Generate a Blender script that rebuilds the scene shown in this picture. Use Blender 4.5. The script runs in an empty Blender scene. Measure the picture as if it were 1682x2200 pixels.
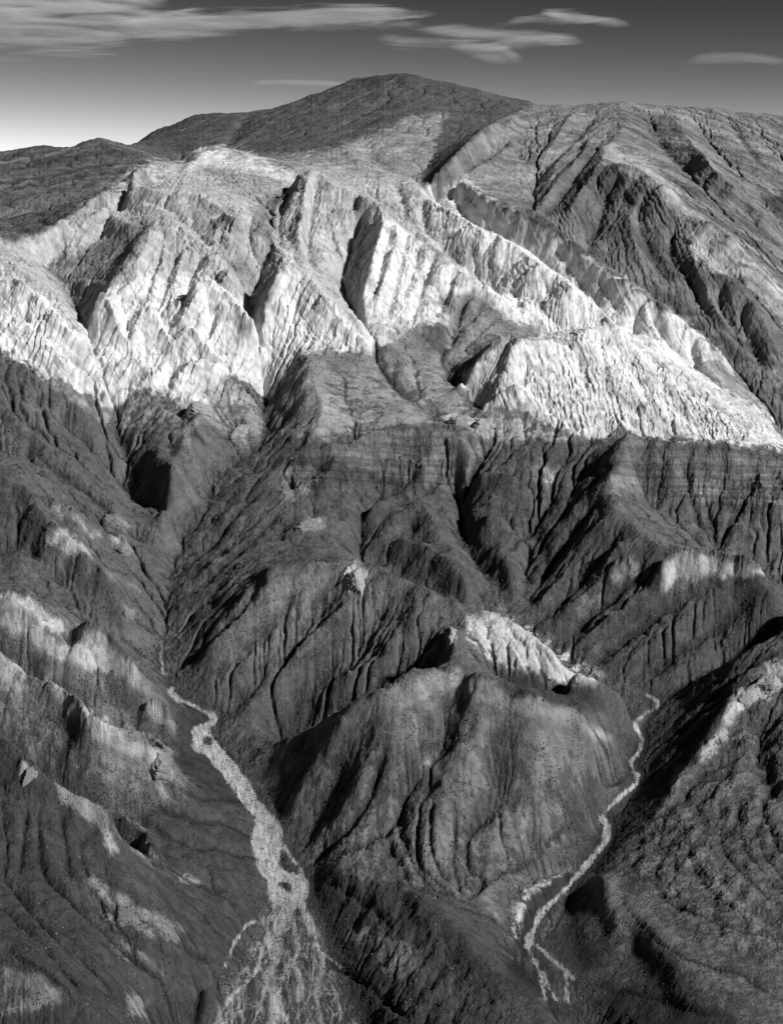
import bpy, math, random
import numpy as np
C = bpy.data.collections.new('scene'); bpy.context.scene.collection.children.link(C)
scn = bpy.context.scene
# ---------------------------------------------------------------- camera: level, with the lens shifted down
CAMZ = 1100.0
cam = bpy.data.cameras.new('camera'); co = bpy.data.objects.new('camera', cam); C.objects.link(co); scn.camera = co
co.location = (0, 0, CAMZ); co.rotation_euler = (math.radians(90), 0, 0)
cam.sensor_fit = 'VERTICAL'; cam.sensor_height = 24.0; cam.sensor_width = 24.0
cam.lens = 24.0*3000.0/2200.0; cam.shift_y = -(1100.0-330.0)/2200.0
cam.clip_start = 1.0; cam.clip_end = 400000.0
# ---------------------------------------------------------------- light
SUN = np.array([0.72, -0.38, 0.60]); SUN = SUN/np.linalg.norm(SUN)
el = math.asin(SUN[2]); az = math.atan2(SUN[0], SUN[1])
w = bpy.data.worlds.new('World'); scn.world = w; w.use_nodes = True
nt = w.node_tree; nt.nodes.clear()
out = nt.nodes.new('ShaderNodeOutputWorld'); bg = nt.nodes.new('ShaderNodeBackground'); sky = nt.nodes.new('ShaderNodeTexSky')
sky.sky_type = 'NISHITA'; sky.sun_disc = False; sky.sun_elevation = el; sky.sun_rotation = az
sky.altitude = 3500; sky.air_density = 1.0; sky.dust_density = 1.2; sky.ozone_density = 1.0
# black and white film behind a red filter: only the red light of the sky counts, on a steep film curve
sep = nt.nodes.new('ShaderNodeSeparateColor'); nt.links.new(sky.outputs[0], sep.inputs[0])
mu = nt.nodes.new('ShaderNodeMath'); mu.operation = 'MULTIPLY'; mu.inputs[1].default_value = 0.235
po = nt.nodes.new('ShaderNodeMath'); po.operation = 'POWER'; po.inputs[1].default_value = 2.6
nt.links.new(sep.outputs[0], mu.inputs[0]); nt.links.new(mu.outputs[0], po.inputs[0]); nt.links.new(po.outputs[0], bg.inputs[0])
bg.inputs[1].default_value = 0.10; nt.links.new(bg.outputs[0], out.inputs[0])
sl = bpy.data.lights.new('sun', 'SUN'); so = bpy.data.objects.new('sun', sl); C.objects.link(so)
sl.energy = 3.7; sl.angle = math.radians(3.5); sl.color = (1, 0.995, 0.985)
from mathutils import Vector
so.rotation_euler = Vector(SUN).to_track_quat('Z', 'Y').to_euler()
scn.view_settings.view_transform = 'Standard'; scn.view_settings.look = 'None'
scn.view_settings.exposure = 0.6; scn.view_settings.gamma = 1.0
scn.cycles.max_bounces = 4; scn.cycles.diffuse_bounces = 2; scn.cycles.transparent_max_bounces = 16
# ---- view geometry shared by terrain and camera (pixels of a 1682 x 2200 frame) ----
FPX, CX, HY = 3000.0, 841.0, 330.0     # focal length, principal column, horizon row
Y0P = np.array([155, 200, 250, 290, 330, 400, 500, 700, 900, 1180, 1380, 1540, 1880, 2200, 2600], float)
Y0Y = np.array([7000, 6500, 6000, 5500, 5000, 4300, 3800, 3350, 3050, 2650, 2370, 2180, 1840, 1600, 1370], float)
def Y0(py): return np.exp(np.interp(py, Y0P, np.log(Y0Y)))

def pts(s, f):
    out = []
    for t in s.split():
        q = t.split(',')
        py = float(q[1]); ff = float(q[2]) if len(q) > 2 else f
        Y = ff if ff > 50 else Y0(py) * ff
        out.append((float(q[0]), py, Y))
    return np.array(out)
def dense(P, step):
    P = np.asarray(P, float)
    if len(P) < 3: Q = P
    else:
        Q = []
        for i in range(len(P) - 1):
            p0, p1, p2, p3 = P[max(i-1, 0)], P[i], P[i+1], P[min(i+2, len(P)-1)]
            for t in np.linspace(0, 1, 6, endpoint=False):
                Q.append(.5*((2*p1)+(-p0+p2)*t+(2*p0-5*p1+4*p2-p3)*t*t+(-p0+3*p1-3*p2+p3)*t**3))
        Q.append(P[-1]); Q = np.array(Q)
    out = [Q[:1]]
    for a, b in zip(Q[:-1], Q[1:]):
        n = max(1, int(np.hypot(*(b-a)[:2]) / step))
        out.append(a + (b-a) * (np.arange(1, n+1)/n)[:, None])
    return np.concatenate(out)

RIDGES = [
 # sky line and far mountain
 (6000,"-200,345 0,330 80,313 140,320 180,305 210,295 240,300 280,315 340,338 400,365"),
 (7600,"200,400 280,312 360,268 440,240 540,242 620,228 700,195 760,170 860,155,7000 940,172,6900 1000,185,6800 1060,200,6700 1130,222,6600 1200,240,6600"),
 (0,"540,338,5400 640,332,5450 700,315,5550 780,285,5750 860,245,6000 960,228,6300"),
 (5600,"1060,262,5200 1150,226 1240,226 1280,218 1330,219 1420,229 1520,231 1600,243 1700,252 1860,270"),
 (4900,"905,405,4300 960,345,4600 1060,265,5200"),
 (0,"1330,222,5500 1345,255,5200 1330,285,4900 1295,330,4600 1300,350,4520 1370,362,4420 1420,400,4290 1455,450,4160 1480,480,4090 1540,500,4020 1600,560,3920 1682,650,3780 1800,780,3600"),
 (0,"1440,232,5500 1470,290,5000 1530,360,4600 1600,430,4480 1682,510,4330 1800,620,4200"),
 (0,"1530,232,5500 1570,290,5200 1640,350,4950 1720,420,4800 1840,520,4650"),
 (0,"1490,570,3900 1560,600,3830 1620,660,3700 1660,740,3560 1700,860,3370"),
 # white cliffs, right
 (0,"640,368,4250 700,395,4100 780,438,3950 850,482,3850 930,540,3700 1020,610,3550 1080,650,3480"),
 (0,"560,342,4600 640,362,4500 720,372,4450 800,378,4350 880,388,4300 910,420,4100 1000,480,3950 1100,528,3850 1180,585,3700 1260,650,3550 1330,703,3430"),
 (0,"930,400,4450 990,388,4400 1060,440,4200 1160,485,4020 1260,560,3850 1400,650,3650 1480,700,3560 1560,775,3450"),
 (0,"985,815,3080 1030,770,3130 1085,725,3190 1115,745,3150"),
 (0,"1060,860,3000 1110,750,3120 1200,730,3200 1280,708,3270 1370,745,3230 1450,790,3180 1560,850,3110 1650,900,3060 1700,960,3000 1800,1000,2960"),
 (0,"1040,870,2990 1090,860,2990 1160,905,2930 1260,938,2890 1340,930,2900 1460,945,2880 1600,960,2860 1700,970,2840"),
 # white cliffs, left
 (0,"-150,520,3700 0,512,3720 60,515,3740 110,498,3800 180,440,4000 225,420,4100 280,378,4300 330,352,4450 400,355,4500 430,328,4700 485,320,4750 560,342,4650"),
 (0,"340,480,3720 290,540,3560 250,590,3470 225,640,3370 200,690,3290"),
 (0,"340,480,3720 420,530,3620 480,590,3480 520,660,3350 560,740,3240"),
 (0,"-150,560,3350 0,568,3380 60,590,3350 120,635,3290 165,700,3200 200,770,3110 235,860,2990"),
 (0,"615,568,3500 590,640,3380 565,700,3290"),
 (0,"615,568,3500 700,640,3380 760,690,3290 800,742,3210"),
 (0,"520,455,3870 570,500,3740 620,560,3560"),
 (0,"640,368,4230 665,420,4000 655,480,3820 640,540,3680"),
 (0,"830,480,3800 800,560,3600 780,640,3440 790,700,3330"),
 (0,"220,420,4080 280,400,4050 340,410,3950 420,420,3950 500,430,3930 520,455,3880"),
 # facets
 (0,"650,755,3210 668,790,3140 682,850,3040 690,890,2980 670,945,2900"),
 (0,"600,1000,2830 690,962,2870 760,952,2880 850,912,2920 930,925,2900 1000,945,2870"),
 (0,"1345,945,2840 1335,990,2740 1300,1050,2640 1330,1105,2560 1400,1165,2480 1460,1185,2440 1560,1195,2420 1650,1242,2350 1760,1290,2300"),
 (0,"1345,945,2840 1450,958,2820 1560,960,2820 1682,1000,2760 1800,1040,2720"),
 (0,"430,880,2960 400,960,2840 370,1030,2740 350,1090,2650"),
 # middle ridges
 (.97,"590,1150 640,1125 690,1108 760,1095 820,1060"),
 (.975,"905,1090 940,1140 980,1210 1010,1270"),
 (.98,"1010,1080 1050,1130 1090,1200 1100,1260"),
 (.91,"575,1225 640,1222 700,1220 760,1203 820,1232 900,1268 1000,1310 1060,1318 1130,1350 1200,1395 1290,1452,.92 1350,1478,.95 1385,1492,.985"),
 (0,"575,1225,2370 520,1290,2330 470,1370,2290 430,1430,2270"),
 (.885,"525,1645,.998 600,1592,.975 700,1545,.935 760,1520,.91 850,1472 970,1437 1060,1475 1110,1505 1160,1500 1250,1540,.90 1330,1590,.94 1355,1640,.985"),
 (0,"1000,1310,2260 985,1370,2140 970,1437,2030"),
 (0,"760,1886,1785 850,1897,1755 950,1965,1680 1060,2080,1590 1180,2160,1532 1300,2200,1505 1360,2300,1470"),
 (0,"700,2000,1755 740,2100,1675 800,2250,1565"),
 # left foreground
 (0,"-150,1250,2250 0,1275,2210 80,1292,2200 150,1345,2180 220,1372,2170 290,1440,2130 340,1485,2110 375,1560,2080"),
 (0,"-150,1320,2080 0,1392,2010 80,1460,1970 150,1510,1950 200,1568,1895 300,1605,1905 378,1662,1915"),
 (0,"-150,1480,1810 0,1570,1770 60,1640,1730 130,1700,1710 230,1765,1700 250,1850,1640 290,1900,1620 380,2020,1570 470,2120,1560"),
 (0,"-150,1020,2630 0,1005,2640 60,1050,2590 100,1120,2510 180,1200,2430 280,1290,2350"),
 (0,"-150,700,3100 0,760,3030 120,840,2960 240,900,2960"),
 (0,"-150,1990,1430 0,2010,1410 150,2120,1370 300,2280,1330"),
 # right foreground
 (0,"1860,1400,2120 1682,1425,2130 1630,1440,2130 1575,1490,2110 1555,1545,2060 1500,1640,1990 1440,1700,1935 1380,1780,1890 1320,1840,1848"),
 (0,"1290,1880,1790 1320,1960,1725 1390,2080,1635 1450,2180,1560"),
 (0,"1860,1330,2230 1682,1365,2200 1600,1410,2180 1500,1460,2190"),
]
VALLEYS = [
 (1,"580,2500 590,2330 600,2200 620,2050 645,1900 600,1800 560,1720 520,1650 475,1590 445,1570 462,1540 430,1510 380,1480 370,1450 345,1420 350,1390 360,1360 350,1320 360,1260 380,1190 375,1150 300,1090 280,1050 262,990 245,910 243,885,3080"),
 (1,"380,1190 400,1130 430,1080 500,1010 560,950 575,900 572,870,3150"),
 (1,"1290,2400 1210,2155 1150,2100 1130,2050 1150,1990 1200,1920 1250,1860 1300,1790 1290,1760 1340,1710 1370,1670 1355,1630 1380,1590 1365,1560 1405,1510 1385,1497 1300,1480 1220,1435 1130,1365 1090,1290 1040,1225 1000,1150 985,1080,2820 975,1010,2880"),
 (1,"1130,1365 1125,1270 1140,1200 1180,1130,2650 1240,1050,2735 1260,1000,2800"),
 (1,"1050,1325 960,1290 880,1260 800,1225 770,1185 790,1120 830,1060 900,1020,2870"),
 (0,"1700,1290,2520 1620,1230,2570 1540,1190,2600 1480,1150,2640 1400,1090,2710 1370,1040,2770"),
 (1,"1405,1510 1480,1480 1560,1440,2300 1682,1385,2330 1860,1360,2350"),
 # base of white cliffs and gorges
 (0,"180,700,3420 160,650,3550 140,610,3660 100,570,3750 200,520,3850 270,450,4050 330,400,4200"),
 (0,"205,780,3150 180,700,3420"),
 (0,"243,885,3080 205,780,3150"),
 (0,"575,870,3150 545,740,3330 535,660,3480 570,580,3620 600,520,3750 580,460,3950 640,400,4330"),
 (0,"770,445,4010 755,520,3830 738,590,3680 745,640,3560 800,725,3270 840,800,3160 900,865,3060 965,915,2960"),
 (0,"980,760,3250 972,810,3180 1010,870,3070 1040,890,3010"),
 (0,"1050,640,3560 1000,700,3400 980,760,3250"),
 (0,"1180,720,3420 1100,700,3400 1010,690,3420"),
 (0,"1330,706,3480 1260,700,3470 1180,720,3400 1130,740,3300"),
 (0,"905,425,4550 930,440,4400 1000,490,4130 1100,550,4000 1180,610,3850 1260,670,3680 1340,715,3520 1450,760,3480 1520,820,3350 1650,905,3250 1720,970,3200"),
 (0,"900,390,4800 950,330,5200 1050,270,5800 1140,232,6200"),
 (0,"900,390,4750 850,362,4900 760,348,5050 640,350,5150 500,352,5400 400,365,5700"),
 (0,"1150,482,4150 1260,565,3980 1340,620,3880 1420,680,3740 1500,730,3620 1580,800,3500 1640,870,3350 1700,950,3280 1800,1050,3150"),
 (0,"1150,482,4150 1145,430,4400 1170,360,4700 1210,300,5000 1250,250,5350"),
 (0,"1395,250,5400 1430,320,4900 1500,390,4500 1560,440,4350 1620,520,4150 1700,610,4000 1820,700,3900"),
 (0,"1490,260,5350 1560,350,4900 1620,400,4700 1720,480,4500 1840,580,4350"),
 (0,"0,520,4700 100,505,4700 200,450,4800 300,400,5000 380,365,5300"),
 (0,"990,1928,1745 930,1900,1755 850,1880,1770 760,1882,1790 690,1890,1810"),
 (0,"990,1928,1745 1100,2010,1725 1125,2050,1722"),
 (0,"1340,1930,1730 1400,2000,1660 1500,2080,1590 1682,2170,1520 1840,2230,1500"),
 (0,"-150,1830,1620 0,1900,1570 100,1970,1530 200,2070,1470 270,2160,1440 340,2300,1400"),
 (0,"340,2300,1450 420,2200,1560 480,2120,1610 560,2060,1630 600,2200,1600"),
 (0,"-150,1420,2180 0,1450,2140 60,1500,2110 150,1570,2060"),
 (0,"-150,1210,2420 0,1235,2380 100,1290,2340 200,1340,2330 310,1410,2330"),
 (0,"-150,900,2850 0,960,2785 150,1040,2720 280,1120,2670"),
]

# strokes draped on the visible slopes: width px, height px (+ rib, - gully), profile, points
# profile 's' sharp tent, 'g' rounded
STROKES = [
 # near central hill
 (42,-16,'g',"985,1462 975,1520 950,1570 925,1640 880,1700 850,1760 835,1830 850,1880"),
 (34,-15,'g',"1095,1515 1080,1590 1068,1680 1030,1760 1005,1830 990,1925"),
 (40,14,'g',"1040,1480 1025,1540 1010,1620 1000,1700"),
 (45,14,'g',"1160,1510 1145,1570 1150,1650 1185,1740 1190,1830"),
 (35,12,'g',"900,1485 870,1550 850,1600"),
 (30,10,'g',"760,1530 700,1620 650,1720 620,1790"),
 (26,-12,'g',"790,1560 740,1650 700,1720 650,1800"),
 (11.2,-8,'s',"840,1600 815,1650 790,1710 750,1770 700,1820 665,1855"),
 (6.3,-6.4,'s',"905,1650 870,1690 850,1740 800,1790 740,1830 680,1860"),
 (6.3,-6.4,'s',"870,1700 860,1760 880,1810 890,1850 930,1895 990,1925"),
 (5.6,-5.6,'s',"900,1740 895,1800 905,1850 950,1890 990,1925"),
 (5.6,-5.6,'s',"930,1720 925,1790 940,1850 975,1890"),
 (6.3,-6.4,'s',"1060,1720 1020,1760 1000,1800 1010,1850 1035,1870 1030,1895 990,1925"),
 (5.6,-4.8,'s',"980,1750 975,1820 985,1880 990,1925"),
 (4.9,-4,'s',"835,1760 845,1810 865,1850 880,1890 940,1925 985,1945"),
 (7,-4,'s',"1250,1760 1200,1810 1130,1850 1060,1880 1030,1900"),
 (6.3,-4.8,'s',"690,1890 780,1940 830,1990"),
 (5.6,-4.8,'s',"620,2050 720,2080 800,2130 880,2200"),
 # bright outcrop face behind the hill and its wall
 (22,-10,'g',"985,1370 1040,1420 1100,1450 1180,1470 1290,1480"),
 (7,5,'s',"1060,1330 1065,1370 1100,1400 1130,1440 1150,1470"),
 (6,-5,'s',"1090,1345 1120,1380 1150,1400 1170,1450"),
 (6,-5,'s',"1130,1370 1180,1410 1220,1460"),
 (9,9,'s',"965,1350 970,1375 975,1400"),
 (10,9,'s',"735,1265 745,1235 765,1215"),
 # slope left of centre: parallel ribs
 (26,-13,'g',"720,1240 660,1330 600,1400 540,1470 480,1530"),
 (24,10,'g',"800,1250 740,1330 660,1410 590,1480 530,1570"),
 (24,-12,'g',"860,1270 800,1350 720,1430 620,1500 540,1590"),
 (20,9,'g',"930,1300 870,1370 780,1450 680,1520"),
 (22,-11,'g',"960,1350 900,1400 820,1450 740,1510 640,1550"),
 (16,-9,'g',"650,1240 590,1320 520,1390 460,1450"),
 (16,8,'g',"600,1240 545,1310 480,1380 420,1440"),
 (12,-7,'s',"560,1260 500,1330 430,1400 380,1440"),
 (12,-7,'s',"600,1100 540,1160 470,1230 400,1290"),
 (12,7,'s',"620,1070 560,1130 480,1210 420,1260"),
 (14,-8,'s',"560,1060 500,1120 440,1180 400,1220"),
 (14,7,'s',"590,1020 530,1080 470,1140"),
 # left foreground
 (26,12,'g',"0,1300 80,1355 140,1395 190,1430 230,1450"),
 (13,9,'s',"150,1352 190,1355 230,1385 270,1430 300,1480"),
 (16,-12,'g',"140,1400 160,1370 150,1350"),
 (14,10,'s',"290,1430 330,1465 350,1500"),
 (15,-10,'g',"200,1450 270,1500 330,1560 400,1620"),
 (16,10,'s',"90,1465 150,1512 190,1560 215,1580"),
 (13,9,'s',"190,1565 240,1585 290,1600 340,1630 372,1650"),
 (12,8,'s',"290,1590 340,1600 375,1640"),
 (12,8,'s',"300,1510 340,1515 368,1560"),
 (13,-9,'g',"60,1490 110,1540 180,1590 260,1630 340,1670"),
 (11,-6,'s',"340,1670 420,1700 500,1715 545,1725"),
 (10,-6,'s',"320,1715 400,1750 480,1770 550,1800"),
 (10,-5,'s',"300,1760 380,1800 470,1830 550,1840"),
 (10,-5,'s',"350,1850 420,1900 500,1920"),
 (14,8,'s',"40,1660 60,1635 75,1665"),
 (20,9,'g',"100,1670 150,1720 225,1760 240,1810"),
 (12,-8,'s',"240,1780 290,1820 350,1850"),
 (12,8,'s',"250,1760 300,1800 350,1840"),
 (10,-9,'s',"190,1880 205,1930 230,1970"),
 (8,-7,'s',"215,1900 225,1950 250,2000"),
 (8,-6,'s',"240,1920 255,1980 290,2020"),
 (9,-8,'s',"0,1880 50,1930 90,1985 150,2040 210,2090 270,2160"),
 (9,-8,'s',"0,1940 60,2000 110,2050 160,2110 165,2160"),
 (9,-8,'s',"75,1820 100,1870 140,1920 180,1960 240,2010 300,2060 360,2110"),
 (8,-6,'s',"0,2030 60,2070 130,2110 160,2170"),
 (7,-5,'s',"170,1820 190,1880 240,1950"),
 (6,-4,'s',"60,1740 50,1820 40,1890"),
 (6,-4,'s',"80,1750 90,1830 105,1900"),
 (6,-4,'s',"135,1760 145,1830 155,1900"),
 (9,-6,'s',"260,1930 330,2000 400,2040 470,2060"),
 (9,6,'s',"270,1950 330,1990 380,2030"),
 (9,-6,'s',"250,2020 300,2060 350,2090"),
 # upper left hillside
 (18,-12,'g',"120,870 180,930 240,1000 280,1060"),
 (22,12,'g',"0,900 60,950 140,1010 200,1050 260,1100"),
 (12,-8,'s',"60,960 110,1010 190,1060 270,1130 340,1170"),
 (12,8,'s',"80,1070 130,1090 170,1120 220,1145"),
 (12,9,'s',"100,1130 150,1150 190,1190"),
 (9,6,'s',"220,1103 250,1120 270,1133"),
 (9,6,'s',"235,1150 260,1160 280,1185"),
 (16,-10,'g',"60,1180 120,1230 190,1270 260,1310 330,1340"),
 (13,8,'s',"190,1200 250,1240 310,1275"),
 (24,-18,'g',"0,1170 40,1160 80,1170"),
 (11,-9,'s',"60,960 70,990 90,1010"),
 (16,10,'g',"320,960 360,1010 400,1040 420,1080"),
 (14,-9,'s',"245,900 265,960 290,1010 300,1050"),
 # base facets
 (10,-8,'s',"800,725 815,780 850,830 895,865"),
 (16,8,'g',"820,705 850,760 880,820"),
 (18,-8,'g',"480,860 490,920 500,950"),
 (12,-7,'s',"400,880 420,930 450,960"),
 (12,-8,'s',"550,860 570,900 560,960"),
 # dark escarpment
 (12,-10,'s',"970,940 945,990 930,1040 900,1070"),
 (12,-9,'s',"1060,950 1020,1000 995,1060"),
 (14,8,'s',"1010,960 1000,1020 985,1070"),
 (12,-8,'s',"850,930 820,990 780,1040"),
 (14,8,'s',"760,970 720,1010 690,1070"),
 (12,-8,'s',"700,990 650,1030 600,1060"),
 (10,6,'s',"600,1070 640,1055 670,1070"),
 (10,-8,'s',"985,1080 1000,1150 1030,1210 1050,1260"),
 (10,-8,'s',"1000,1180 980,1150 960,1110"),
 (14,8,'g',"880,1100 830,1150 800,1180"),
 (16,9,'g',"840,1175 900,1185 960,1230 1000,1270"),
 (14,8,'g',"1040,1110 1090,1150 1120,1180"),
 (9,-7,'s',"1180,1060 1160,1110 1130,1150 1080,1200"),
 (12,-8,'s',"1440,960 1470,1020 1490,1090 1520,1150"),
 (12,-8,'s',"1520,1080 1530,1130 1540,1180"),
 (10,-7,'s',"1600,1060 1570,1120 1545,1170"),
 (12,8,'s',"1630,1010 1640,1070 1682,1120"),
 (12,8,'s',"1560,1130 1600,1150 1640,1200"),
 # long slope on the right, parallel ribs running down to the left
 (15,-9,'s',"1300,1060 1240,1130 1190,1200 1150,1270"),
 (15,8,'s',"1330,1100 1260,1170 1210,1240 1160,1310"),
 (14,-9,'s',"1340,1130 1280,1210 1220,1280 1180,1330"),
 (15,9,'s',"1380,1160 1320,1210 1260,1280 1200,1340"),
 (15,-10,'s',"1400,1190 1340,1260 1280,1310 1210,1370"),
 (15,9,'s',"1440,1200 1410,1260 1320,1330 1240,1390"),
 (14,-10,'s',"1500,1260 1430,1310 1360,1360 1280,1420"),
 (15,9,'s',"1560,1270 1470,1340 1390,1400 1330,1450"),
 (14,-9,'s',"1640,1270 1540,1350 1450,1410 1370,1460"),
 (14,9,'s',"1682,1300 1600,1370 1500,1430 1420,1480"),
 (10,8,'s',"1300,1230 1330,1205 1370,1225"),
 (12,9,'s',"1415,1275 1440,1205 1480,1190 1560,1205 1600,1205 1640,1235"),
 # right slopes beyond stream
 (9.6,-3.3,'s',"1650,1440 1560,1500 1480,1550 1420,1600"),
 (8.8,2.75,'s',"1560,1520 1500,1560 1440,1620 1400,1660"),
 (8,-3.3,'s',"1682,1400 1600,1450 1520,1500 1440,1530"),
 (18,9,'g',"1580,1495 1560,1540 1500,1620 1450,1700"),
 (22,-12,'g',"1640,1540 1640,1640 1660,1720"),
 (7.2,-4.4,'s',"1650,1700 1640,1740 1660,1800 1682,1840"),
 (6.4,-3.3,'s',"1560,1755 1545,1800 1570,1850 1610,1900 1660,1940"),
 (6.4,-3.3,'s',"1500,1790 1480,1840 1500,1880 1540,1930 1600,1975"),
 (6.4,-3.3,'s',"1430,1820 1410,1870 1410,1910 1450,1945 1530,1980 1620,2010 1682,2020"),
 (6.4,-2.75,'s',"1460,1800 1450,1860 1455,1900"),
 (6.4,-3.3,'s',"1590,1760 1600,1820 1640,1880 1682,1920"),
 (6.4,-3.3,'s',"1620,1770 1640,1830 1682,1890"),
 (7.2,-3.3,'s',"1345,1930 1345,1955 1390,2000 1440,2040 1500,2070 1600,2100 1682,2160"),
 (20,10,'g',"1300,1890 1310,1950 1340,2020"),
 (16,-4,'g',"1230,1920 1220,1980 1240,2040 1250,2080"),
 (7.2,-3.85,'s',"1280,2120 1340,2135 1420,2150 1540,2190"),
 # white cliffs, left
 (11,10,'s',"215,632 232,670 255,715 285,760"),
 (8,-8,'s',"205,680 195,720 205,770"),
 (11,10,'s',"312,668 335,700 355,735 380,770"),
 (9,8,'s',"312,668 295,710 285,750"),
 (8,-9,'s',"300,640 280,690 265,720 285,760"),
 (12,11,'s',"442,610 425,650 405,690 395,730"),
 (12,11,'s',"442,610 480,640 520,690 555,735"),
 (10,9,'s',"485,648 510,690 540,730 572,780"),
 (10,9,'s',"410,713 430,745 470,785 490,800"),
 (7,-8,'s',"437,665 415,700 393,740 375,780 360,840"),
 (7,-8,'s',"468,662 450,710 440,740"),
 (9,9,'s',"330,525 300,570 280,620 250,650"),
 (7,-8,'s',"385,545 365,590 350,640 335,680"),
 (8,8,'s',"400,540 385,590 370,640"),
 (7,-9,'s',"432,545 410,600 395,650 365,690"),
 (8,8,'s',"455,560 440,600 420,640"),
 (7,-7,'s',"350,530 330,590 310,640"),
 (13,10,'s',"620,570 595,610 570,660 552,715"),
 (13,9,'s',"620,570 665,615 720,665 765,700 800,738"),
 (9,-8,'s',"570,690 590,650 620,630 650,690"),
 (9,9,'s',"250,500 235,455 205,480 180,520 150,570"),
 (9,8,'s',"130,490 140,520 145,560"),
 (10,9,'s',"0,590 50,620 110,690 170,750 210,800"),
 (8,-8,'s',"10,650 70,700 130,760 200,810"),
 (9,8,'s',"50,620 40,660 90,720 160,790 215,850"),
 (7,-6,'s',"0,720 60,760 120,810 180,840"),
 (8,8,'s',"100,640 70,680 60,720"),
 (10,10,'s',"330,400 290,370 285,400 275,430"),
 (9,-9,'s',"300,430 350,440 400,480 460,490"),
 (11,10,'s',"400,420 450,440 490,480 530,520 600,560"),
 (8,-8,'s',"470,500 480,540 500,580 530,610"),
 (8,-8,'s',"410,450 420,490 450,540"),
 (9,9,'s',"520,460 500,510 470,560"),
 (7,-7,'s',"540,480 540,530 560,570"),
 (9,8,'s',"360,770 340,810 250,870 230,880"),
 (8,8,'s',"300,790 260,830 225,870"),
 # slab and bands
 (10.35,-13.95,'s',"640,372 615,420 600,470 592,520"),
 (11.5,17.05,'s',"668,380 655,430 652,480 640,520 650,570"),
 (9.2,-18.6,'s',"684,390 668,440 664,490 660,540 680,580"),
 (12.65,-20.15,'s',"785,440 765,490 745,540 737,590"),
 (11.5,15.5,'s',"812,455 822,500 805,560 798,620"),
 (8.05,-12.4,'s',"832,490 826,540 812,600 800,650"),
 (9.2,12.4,'s',"850,495 850,540 830,600 810,660"),
 (8.05,-12.4,'s',"875,500 860,560 845,620 830,680"),
 (9.2,-13.95,'s',"935,545 915,590 895,650 880,690"),
 (9.2,-9.3,'s',"900,530 885,590 865,650"),
 (12.65,-18.6,'s',"1012,615 990,660 975,700 962,745"),
 (9.2,-10.85,'s',"975,590 955,640 935,680"),
 (10.35,-17.05,'s',"908,420 908,460 916,500"),
 (8.05,-10.85,'s',"850,395 862,430 872,460"),
 (8.05,-9.3,'s',"1010,520 1020,570 1035,610"),
 (8.05,-9.3,'s',"1050,540 1052,590 1062,630"),
 (9.2,-12.4,'s',"1103,600 1106,630 1110,660"),
 (9.2,-12.4,'s',"1172,600 1180,640"),
 (10.35,-15.5,'s',"960,400 985,430 1030,480 1045,500"),
 (8.05,-10.85,'s',"1000,400 1040,460 1090,520"),
 (11.5,-17.05,'s',"1190,510 1220,560 1260,610 1300,660"),
 (9.2,-12.4,'s',"1260,580 1300,620 1330,670"),
 (11.5,-18.6,'s',"1400,680 1420,710 1435,745"),
 (10.35,12.4,'s',"1380,660 1400,700 1420,740 1440,760"),
 (10.35,-17.05,'s',"1480,735 1490,770 1480,790"),
 (10.35,-12.4,'s',"1360,690 1370,720 1390,740"),
 # flatiron
 (7,-9,'s',"1242,752 1248,790 1262,840 1265,870"),
 (6,-8,'s',"1285,730 1295,770 1305,830"),
 (7,-8,'s',"1120,750 1130,790 1122,830"),
 (8,-8,'s',"1352,790 1380,840 1400,890"),
 (9,9,'s',"1395,860 1400,900 1410,935"),
 (7,-8,'s',"1420,820 1450,870 1480,900"),
 (9,8,'s',"1100,830 1120,870 1140,900"),
 (10,8,'s',"1330,930 1350,905 1400,930"),
 # massif
 (12,10.5,'s',"1110,250 1090,300 1100,330"),
 (9.6,-9,'s',"1060,290 1100,320 1130,350"),
 (12,12,'s',"1290,290 1240,350 1200,400 1160,450"),
 (10.8,-12,'s',"1270,330 1220,400 1180,460"),
 (10.8,10.5,'s',"1240,240 1200,300 1160,360"),
 (10.8,-10.5,'s',"1280,235 1240,290 1200,340"),
 (12,12,'s',"1060,270 1020,310 960,370 915,410"),
 (12,-10.5,'s',"1080,300 1020,350 960,395"),
 (12,12,'s',"1090,330 1060,350 1010,380"),
 (15.6,-15,'s',"1330,370 1300,420 1280,480 1260,540"),
 (14.4,13.5,'s',"1300,350 1260,410 1220,480"),
 (14.4,-13.5,'s',"1400,400 1370,460 1400,540 1440,620"),
 (14.4,13.5,'s',"1380,420 1350,500 1380,580"),
 (12,-13.5,'s',"1450,470 1440,540 1480,600 1520,680"),
 (10.8,12,'s',"1480,540 1490,580 1520,640 1560,720"),
 (12,-12,'s',"1540,610 1550,660 1590,740"),
 (13.2,-15,'s',"1600,640 1600,700 1640,790"),
 (12,13.5,'s',"1500,330 1540,390 1600,430"),
 (14.4,12,'s',"1600,400 1640,420 1682,470"),
 (12,-12,'s',"1590,430 1620,470 1682,540"),
 (9.6,-9,'s',"1380,260 1430,330 1480,380"),
 (10.8,-10.5,'s',"1560,250 1600,310 1640,360"),
 # far mountain
 (9,5,'s',"860,160 820,190 760,215 700,235 640,250"),
 (12,-5,'g',"850,200 790,240 700,280 620,300"),
 (9,4,'s',"600,250 540,290 500,320"),
 (14,-6,'g',"540,245 510,280 480,320"),
 (14,-6,'g',"780,300 800,340 840,370"),
 (12,5,'g',"730,310 760,340 790,370"),
 (9,5,'s',"210,297 230,320 280,340 330,360"),
 (10,-6,'s',"0,430 60,460 140,490"),
]
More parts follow.
